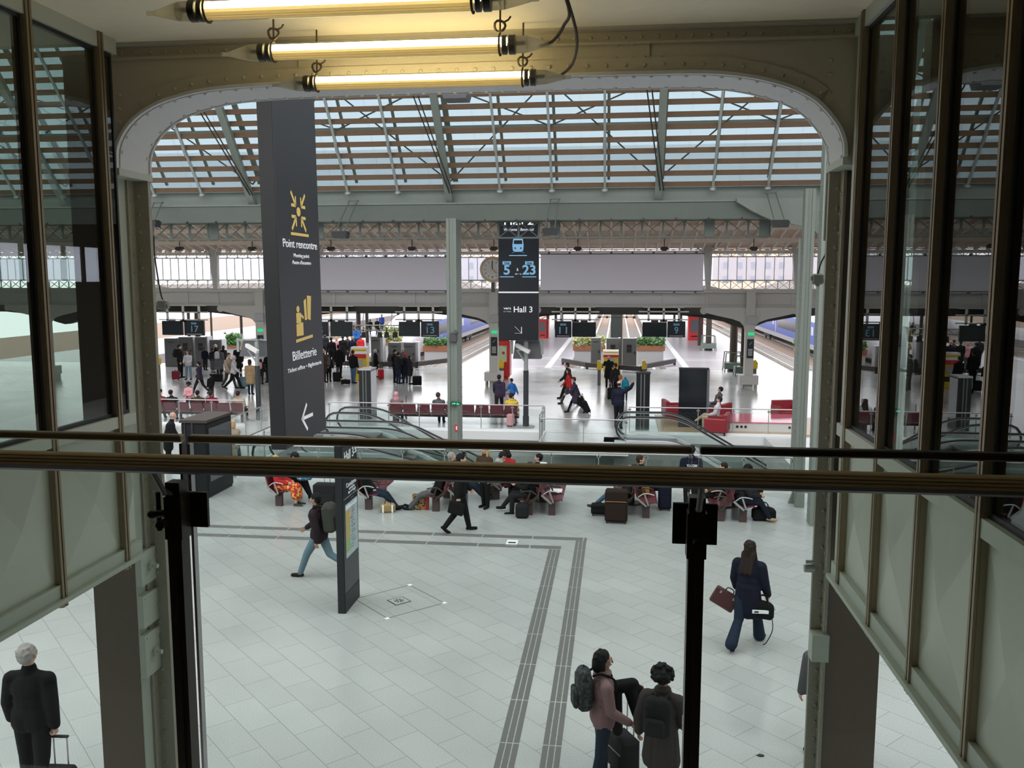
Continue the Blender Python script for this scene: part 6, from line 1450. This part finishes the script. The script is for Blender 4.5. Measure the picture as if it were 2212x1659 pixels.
# queue and walkers: (label, px, foot, head, dir, pose, top, bottom, hair, skin)
for row_ in (
    ('person in black jacket with backpack by the grey cabinets', 391, 816, 748, 'R', 'stand', ('jacket+hood', 'black'), ('jeans', 'black'), ('short', 'black'), 'l'),
    ('long-haired person in white top and jeans holding a dark duffel', 408, 820, 759, 'T', 'handsfront', ('shirt', 'white'), ('slim', 'ljeans'), ('long', 'auburn'), 'l'),
    ('person in navy jacket seen from behind by the cabinets', 444, 800, 752, 'A', 'stand', ('jacket', 'navy'), ('jeans', 'dark'), ('short', 'brown'), 'l'),
    ('person in dark top and patterned skirt among the cabinet group', 461, 805, 754, 'A', 'stand', ('jacket', 'dark'), ('skirt', 'grey'), ('short', 'auburn'), 'l'),
    ('white-haired person in black by the fourth cabinet', 468, 798, 746, -30, 'stand', ('jacket', 'black'), ('jeans', 'black'), ('short', 'whitehair'), 'l'),
    ('person in grey coat with pale backpack in the cabinet group', 475, 818, 752, 'A', 'stand', ('coat', 'grey'), ('jeans', 'dark'), ('short', 'brown'), 'l'),
    ('person in black jacket right in the cabinet group', 484, 803, 749, 60, 'stand', ('jacket', 'black'), ('jeans', 'black'), ('bob', 'brown'), 'l'),
    ('person in beige jacket beside the white-jacketed one', 496, 838, 763, -120, 'walk', ('jacket', 'beige'), ('jeans', 'khaki'), ('short', 'brown'), 'l'),
    ('white-haired person in white jacket reaching for the blue suitcase', 506, 840, 769, -80, 'pull', ('jacket', 'white'), ('jeans', 'black'), ('short', 'whitehair'), 'l'),
    ('person in tan coat with crossed strap seen from behind', 542, 852, 780, 'A', 'stand', ('coat', 'tan'), ('jeans', 'djeans'), ('bob', 'auburn'), 'l'),
    ('person in purple-grey jacket walking left in front of the group', 433, 850, 782, 'L', 'walk', ('jacket+hood', 'purple'), ('jeans', 'dark'), ('short', 'black'), 'l'),
    ('person in black jacket looking left above the long bench', 457, 862, 810, 60, 'stand', ('jacket', 'black'), ('jeans', 'dark'), ('short', 'black'), 'm'),
    ('child with pink backpack left of the tall sign', 565, 830, 778, 'A', 'stand', ('jacket', 'dark'), ('jeans', 'dark'), ('bob', 'black'), 'l'),
    ('person in black by the tall sign with raised hand', 581, 826, 762, 60, 'hold', ('jacket', 'black'), ('jeans', 'djeans'), ('short', 'dbrown'), 'l'),
    ('person in black top and jeans beside the tall sign', 596, 829, 757, 'A', 'stand', ('jacket', 'black'), ('jeans', 'djeans'), ('short', 'red'), 'l'),
    ('person in dark coat standing under the camera mast display', 517, 815, 745, 'T', 'stand', ('coat', 'black'), ('jeans', 'black'), ('short', 'brown'), 'l'),
    ('grey-haired person in brown coat at the right edge of the tall sign', 699, 826, 757, -120, 'stand', ('coat', 'brown'), ('jeans', 'brown'), ('short', 'whitehair'), 'l'),
    ('person with grey backpack in front of the queue', 711, 824, 768, 'A', 'stand', ('jacket', 'dark'), ('jeans', 'black'), ('short', 'brown'), 'l'),
    ('tall person in black jacket at the front of the queue', 733, 817, 744, 'A', 'stand', ('jacket', 'black'), ('jeans', 'black'), ('short', 'black'), 'l'),
    ('person in black in the queue, behind left', 717, 792, 728, 'A', 'stand', ('jacket', 'black'), ('jeans', 'black'), ('short', 'dbrown'), 'l'),
    ('person in white and pink in the middle of the queue', 728, 785, 729, 30, 'stand', ('jacket', 'pink'), ('jeans', 'grey'), ('bob', 'blond'), 'l'),
    ('person in black coat in the middle of the queue', 742, 785, 728, 'A', 'stand', ('coat', 'black'), ('jeans', 'black'), ('short', 'dbrown'), 'l'),
    ('person in rust jacket in the queue', 752, 779, 726, -40, 'stand', ('jacket', 'brown'), ('jeans', 'black'), ('short', 'auburn'), 'l'),
    ('person in navy jacket in the queue under the screen', 762, 788, 725, 'A', 'stand', ('jacket', 'navy'), ('jeans', 'navy'), ('short', 'blond'), 'l'),
    ('person in red jacket in the queue', 780, 776, 727, 30, 'stand', ('jacket', 'red'), ('jeans', 'dark'), ('short', 'dbrown'), 'l'),
    ('person with blue backpack farther up the queue', 771, 755, 707, 'A', 'stand', ('jacket', 'brightblue'), ('jeans', 'dark'), ('short', 'auburn'), 'l'),
    ('person in dark jacket at the top of the queue', 765, 748, 706, 'A', 'stand', ('jacket', 'dark'), ('jeans', 'dark'), ('short', 'auburn'), 'l'),
    ('person in black farther up the queue on the left', 703, 775, 722, 'A', 'stand', ('jacket', 'dark'), ('jeans', 'black'), ('short', 'brown'), 'l'),
    ('person in dark vest and jeans before the yellow ticket machine', 764, 828, 760, -20, 'stand', ('jacket', 'black'), ('jeans', 'jeans'), ('short', 'dbrown'), 'l'),
    ('grey-haired person in black beside the red suitcase', 812, 815, 757, -60, 'stand', ('coat', 'black'), ('jeans', 'black'), ('short', 'whitehair'), 'l'),
    ('left person of the huddled group in black', 853, 826, 758, -60, 'hold', ('jacket', 'black'), ('jeans', 'black'), ('short', 'black'), 'l'),
    ('second person of the huddled group with bowed head', 861, 829, 764, -20, 'hold', ('jacket', 'dark'), ('jeans', 'djeans'), ('short', 'dbrown'), 'l'),
    ('white-haired person at the back of the huddled group', 871, 818, 754, 150, 'hold', ('jacket', 'grey'), ('jeans', 'dark'), ('short', 'whitehair'), 'l'),
    ('person in navy coat in the middle of the huddled group', 875, 828, 766, 40, 'stand', ('coat', 'navy'), ('jeans', 'djeans'), ('short', 'red'), 'l'),
    ('right person of the huddled group with grey trousers', 886, 830, 771, -60, 'stand', ('coat', 'dark'), ('jeans', 'grey'), ('bob', 'auburn'), 'l'),
    ('adult in purple-grey jacket beside the boy with blue jacket', 1078, 895, 811, 'A', 'walk2', ('jacket+hood', 'purple'), ('jeans', 'dark'), ('short', 'dbrown'), 'l'),
    ('boy in bright blue jacket pulling a black case', 1107, 880, 818, 50, 'pull2', ('jacket', 'brightblue'), ('jeans', 'dark'), ('short', 'auburn'), 'l'),
    ('person in purple-grey coat hurrying left with two suitcases', 1243, 892, 815, 'L', 'pull2', ('coat', 'purple'), ('slim', 'black'), ('short', 'auburn'), 'l'),
    ('person in red jacket walking left behind the purple coat', 1229, 872, 797, 'L', 'walk', ('jacket', 'red'), ('jeans', 'khaki'), ('long', 'auburn'), 'l'),
    ('person in dark coat walking left, farthest of the three', 1226, 862, 785, 'L', 'walk2', ('coat', 'dark'), ('jeans', 'dark'), ('short', 'auburn'), 'l'),
    ('person in black coat bending at the yellow ticket machine', 1314, 838, 770, 'A', 'bend', ('coat', 'black'), ('jeans', 'black'), ('fringe', 'greyhair'), 'l'),
    ('person with red scarf and orange bag beside a black suitcase', 1328, 862, 788, 40, 'stand', ('jacket', 'dark'), ('jeans', 'black'), ('short', 'auburn'), 'l'),
    ('child in teal jacket between the red scarf and the pointing man', 1350, 866, 817, 10, 'stand', ('jacket+hood', 'teal'), ('jeans', 'djeans'), ('short', 'teal'), 'l'),
    ('person in navy fleece raising the right arm beside the ribbed totem', 1336, 926, 827, -12, 'point', ('jacket', 'navy'), ('jeans', 'black'), ('fringe', 'dbrown'), 'l'),
    ('far passenger in black on the left platform under the truss', 800, 722, 690, 'A', 'walk', ('jacket', 'black'), ('jeans', 'black'), ('short', 'black'), 'l'),
    ('far passenger in dark coat on the left platform', 815, 722, 690, 'T', 'stand', ('coat', 'dark'), ('jeans', 'black'), ('short', 'black'), 'l'),
    ('far passenger in blue on the left platform', 825, 716, 681, 'T', 'stand', ('jacket', 'blue'), ('jeans', 'dark'), ('short', 'black'), 'l')):
    lb, px, ft, hd, d, ps, tp, bt, hr, sk = row_
    PP = stand(lb, px, ft, hd, d, ps, top=tp, bot=bt, hair=hr, skin=sk)
    if 'pale backpack' in lb: backpack('pale grey backpack of the person in the grey coat', PP, 'lgrey', .28, .40, .16)
    if 'pink backpack' in lb: backpack('small pink child backpack left of the tall sign', PP, 'pink', .28, .34, .16)
    if 'with grey backpack' in lb: backpack('grey backpack in front of the queue', PP, 'grey', .34, .44, .2)
    if 'blue backpack' in lb: backpack('blue backpack farther up the queue', PP, 'blue', .3, .42, .18)
    if 'with backpack by the grey' in lb: backpack('dark backpack by the grey cabinets', PP, 'dark', .32, .46, .2)
    if 'left person of the huddled' in lb: backpack('khaki backpack at the left of the huddled group', PP, 'khaki', .3, .45, .2)
    if 'orange bag' in lb: soft_bag('orange shoulder bag of the person with the red scarf', PP.w((.26, -.02, .95)), R(40), .36, .26, .14, cm_('orange'), name='shoulder_bag')
    if 'teal' in lb: backpack('light blue backpack of the child in teal', PP, 'teal', .28, .34, .16)
p0 = fl(1548, 903); person('person in grey jacket and blue jeans sitting in a red armchair', (p0.x, p0.y - .05, .05), 62, 'sitcross', top=('jacket', 'grey'), bot=('jeans', 'jeans'), hair=('short', 'dbrown'))
p0 = fl(1548, 932); person('person in beige trousers sitting in the armchair nearest the escalator', (p0.x - .05, p0.y + .05, .05), 75, 'sitcross', top=('jacket', 'white'), bot=('jeans', 'beige'), hair=('short', 'dbrown'))
for (lb, px, py, w_, h, d, col, ext, rz, tilt) in (
    ('black case with red stripes left of the white-topped person', 380, 821, .42, .55, .28, 'maroon', 0, 20, 0), ('light blue suitcase of the white-haired person', 525, 838, .46, .62, .28, 'ljeans', .35, 0, 0),
    ('dark bag trolley behind the long bench', 470, 826, .6, .5, .3, 'black', .4, 10, 0), ('slanting black trolley case in the queue', 728, 826, .42, .6, .25, 'black', .3, 30, -14), ('small black bag by the jeans at the ticket machine', 747, 831, .5, .3, .3, 'black', 0, 0, 0),
    ('red and grey suitcase of the grey-haired person', 823, 820, .34, .62, .24, 'red', .3, 60, 0), ('black trolley case right of the huddled group', 901, 833, .52, .56, .25, 'black', .35, 15, 12),
    ('slanting black case pulled by the boy in blue', 1112, 889, .42, .55, .25, 'black', .35, 40, -30), ('upper black trolley case behind the hurrying walkers', 1262, 880, .4, .6, .24, 'black', .3, -75, 24), ('lower black trolley case pulled by the purple coat', 1271, 892, .4, .6, .24, 'black', .3, -75, 24),
    ('black suitcase with raised handle beside the red scarf', 1321, 864, .42, .62, .26, 'black', .35, 0, 0)):
    p = fl(px, py); suitcase(lb, p, R(rz), w_, h, d, col, ext, tilt)
p = fl(403, 803); soft_bag('dark duffel held before the white-topped person', (p.x, fl(408, 820).y - .24, .66), R(0), .62, .32, .28, cm_('dark'), name='duffel_bag')
p = fl(868, 905); g = thing('baby_stroller', 'green and dark folded stroller left of the bench behind the escalator', 'stroller', p, R(20))
MB().tube(cm([(-.18, -.35, 1.0), (-.18, -.25, 1.02), (-.18, 0, .6), (-.18, .25, .1)], 4), .014, 6).tube(cm([(.18, -.35, 1.0), (.18, -.25, 1.02), (.18, 0, .6), (.18, .25, .1)], 4), .014, 6).cyl((-.18, -.2, .1), (-.18, .1, .6), .014, n=6).cyl((.18, -.2, .1), (.18, .1, .6), .014, n=6).build('frame', DARKST, g)
MB().prism([(-.15, .3), (.15, .38), (.12, .44), (-.05, .42), (-.18, .75), (-.22, .73)], 'x', -.17, .17).build('seat', mat('lime_fabric', (.20, .45, .05), .7), g)
for s in (-1, 1):
    for y in (-.2, .25): MB().cyl((s * .2, y, .08), (s * .17, y, .08), .08, n=12).build('wheel', BLACK, g)

# ================================================================== finish fused meshes and lettering
def finish():
    tmp = []
    for key, (me, vx, sm, users) in REQ.items():
        o = bpy.data.objects.new('tmp', me); COL.objects.link(o); md = o.modifiers.new('r', 'REMESH'); md.mode = 'VOXEL'; md.voxel_size = vx; md.use_smooth_shade = True
        if sm: s_ = o.modifiers.new('s', 'SMOOTH'); s_.factor = .5; s_.iterations = sm
        tmp.append((o, me, users))
    bpy.context.view_layer.update(); dg = bpy.context.evaluated_depsgraph_get()
    for o, me, users in tmp:
        nm = bpy.data.meshes.new_from_object(o.evaluated_get(dg)); nm.name = me.name; nm.materials.append(None)
        for p in nm.polygons: break
        nm.polygons.foreach_set('material_index', [0] * len(nm.polygons)); nm.polygons.foreach_set('use_smooth', [True] * len(nm.polygons))
        for u, m in users:
            u.data = nm; u.material_slots[0].link = 'OBJECT'; u.material_slots[0].material = m
    for o, me, users in tmp: bpy.data.objects.remove(o); 
    wd = {o.name: w_ for o, w_ in TEXTS}
    for o in [o for o in list(COL.objects) if o.type == 'FONT']:
        nm = bpy.data.meshes.new_from_object(o.evaluated_get(dg)); n = bpy.data.objects.new('lettering', nm); COL.objects.link(n)
        n.parent = o.parent; n.location = o.location; n.rotation_euler = o.rotation_euler
        xs = [v.co.x for v in nm.vertices]
        if o.name in wd and xs: k = wd[o.name] / max(1e-4, max(xs) - min(xs)); 
        else: k = 1.0
        for v in nm.vertices: v.co.x *= k
        bpy.data.objects.remove(o)
    bpy.context.view_layer.update()
finish()
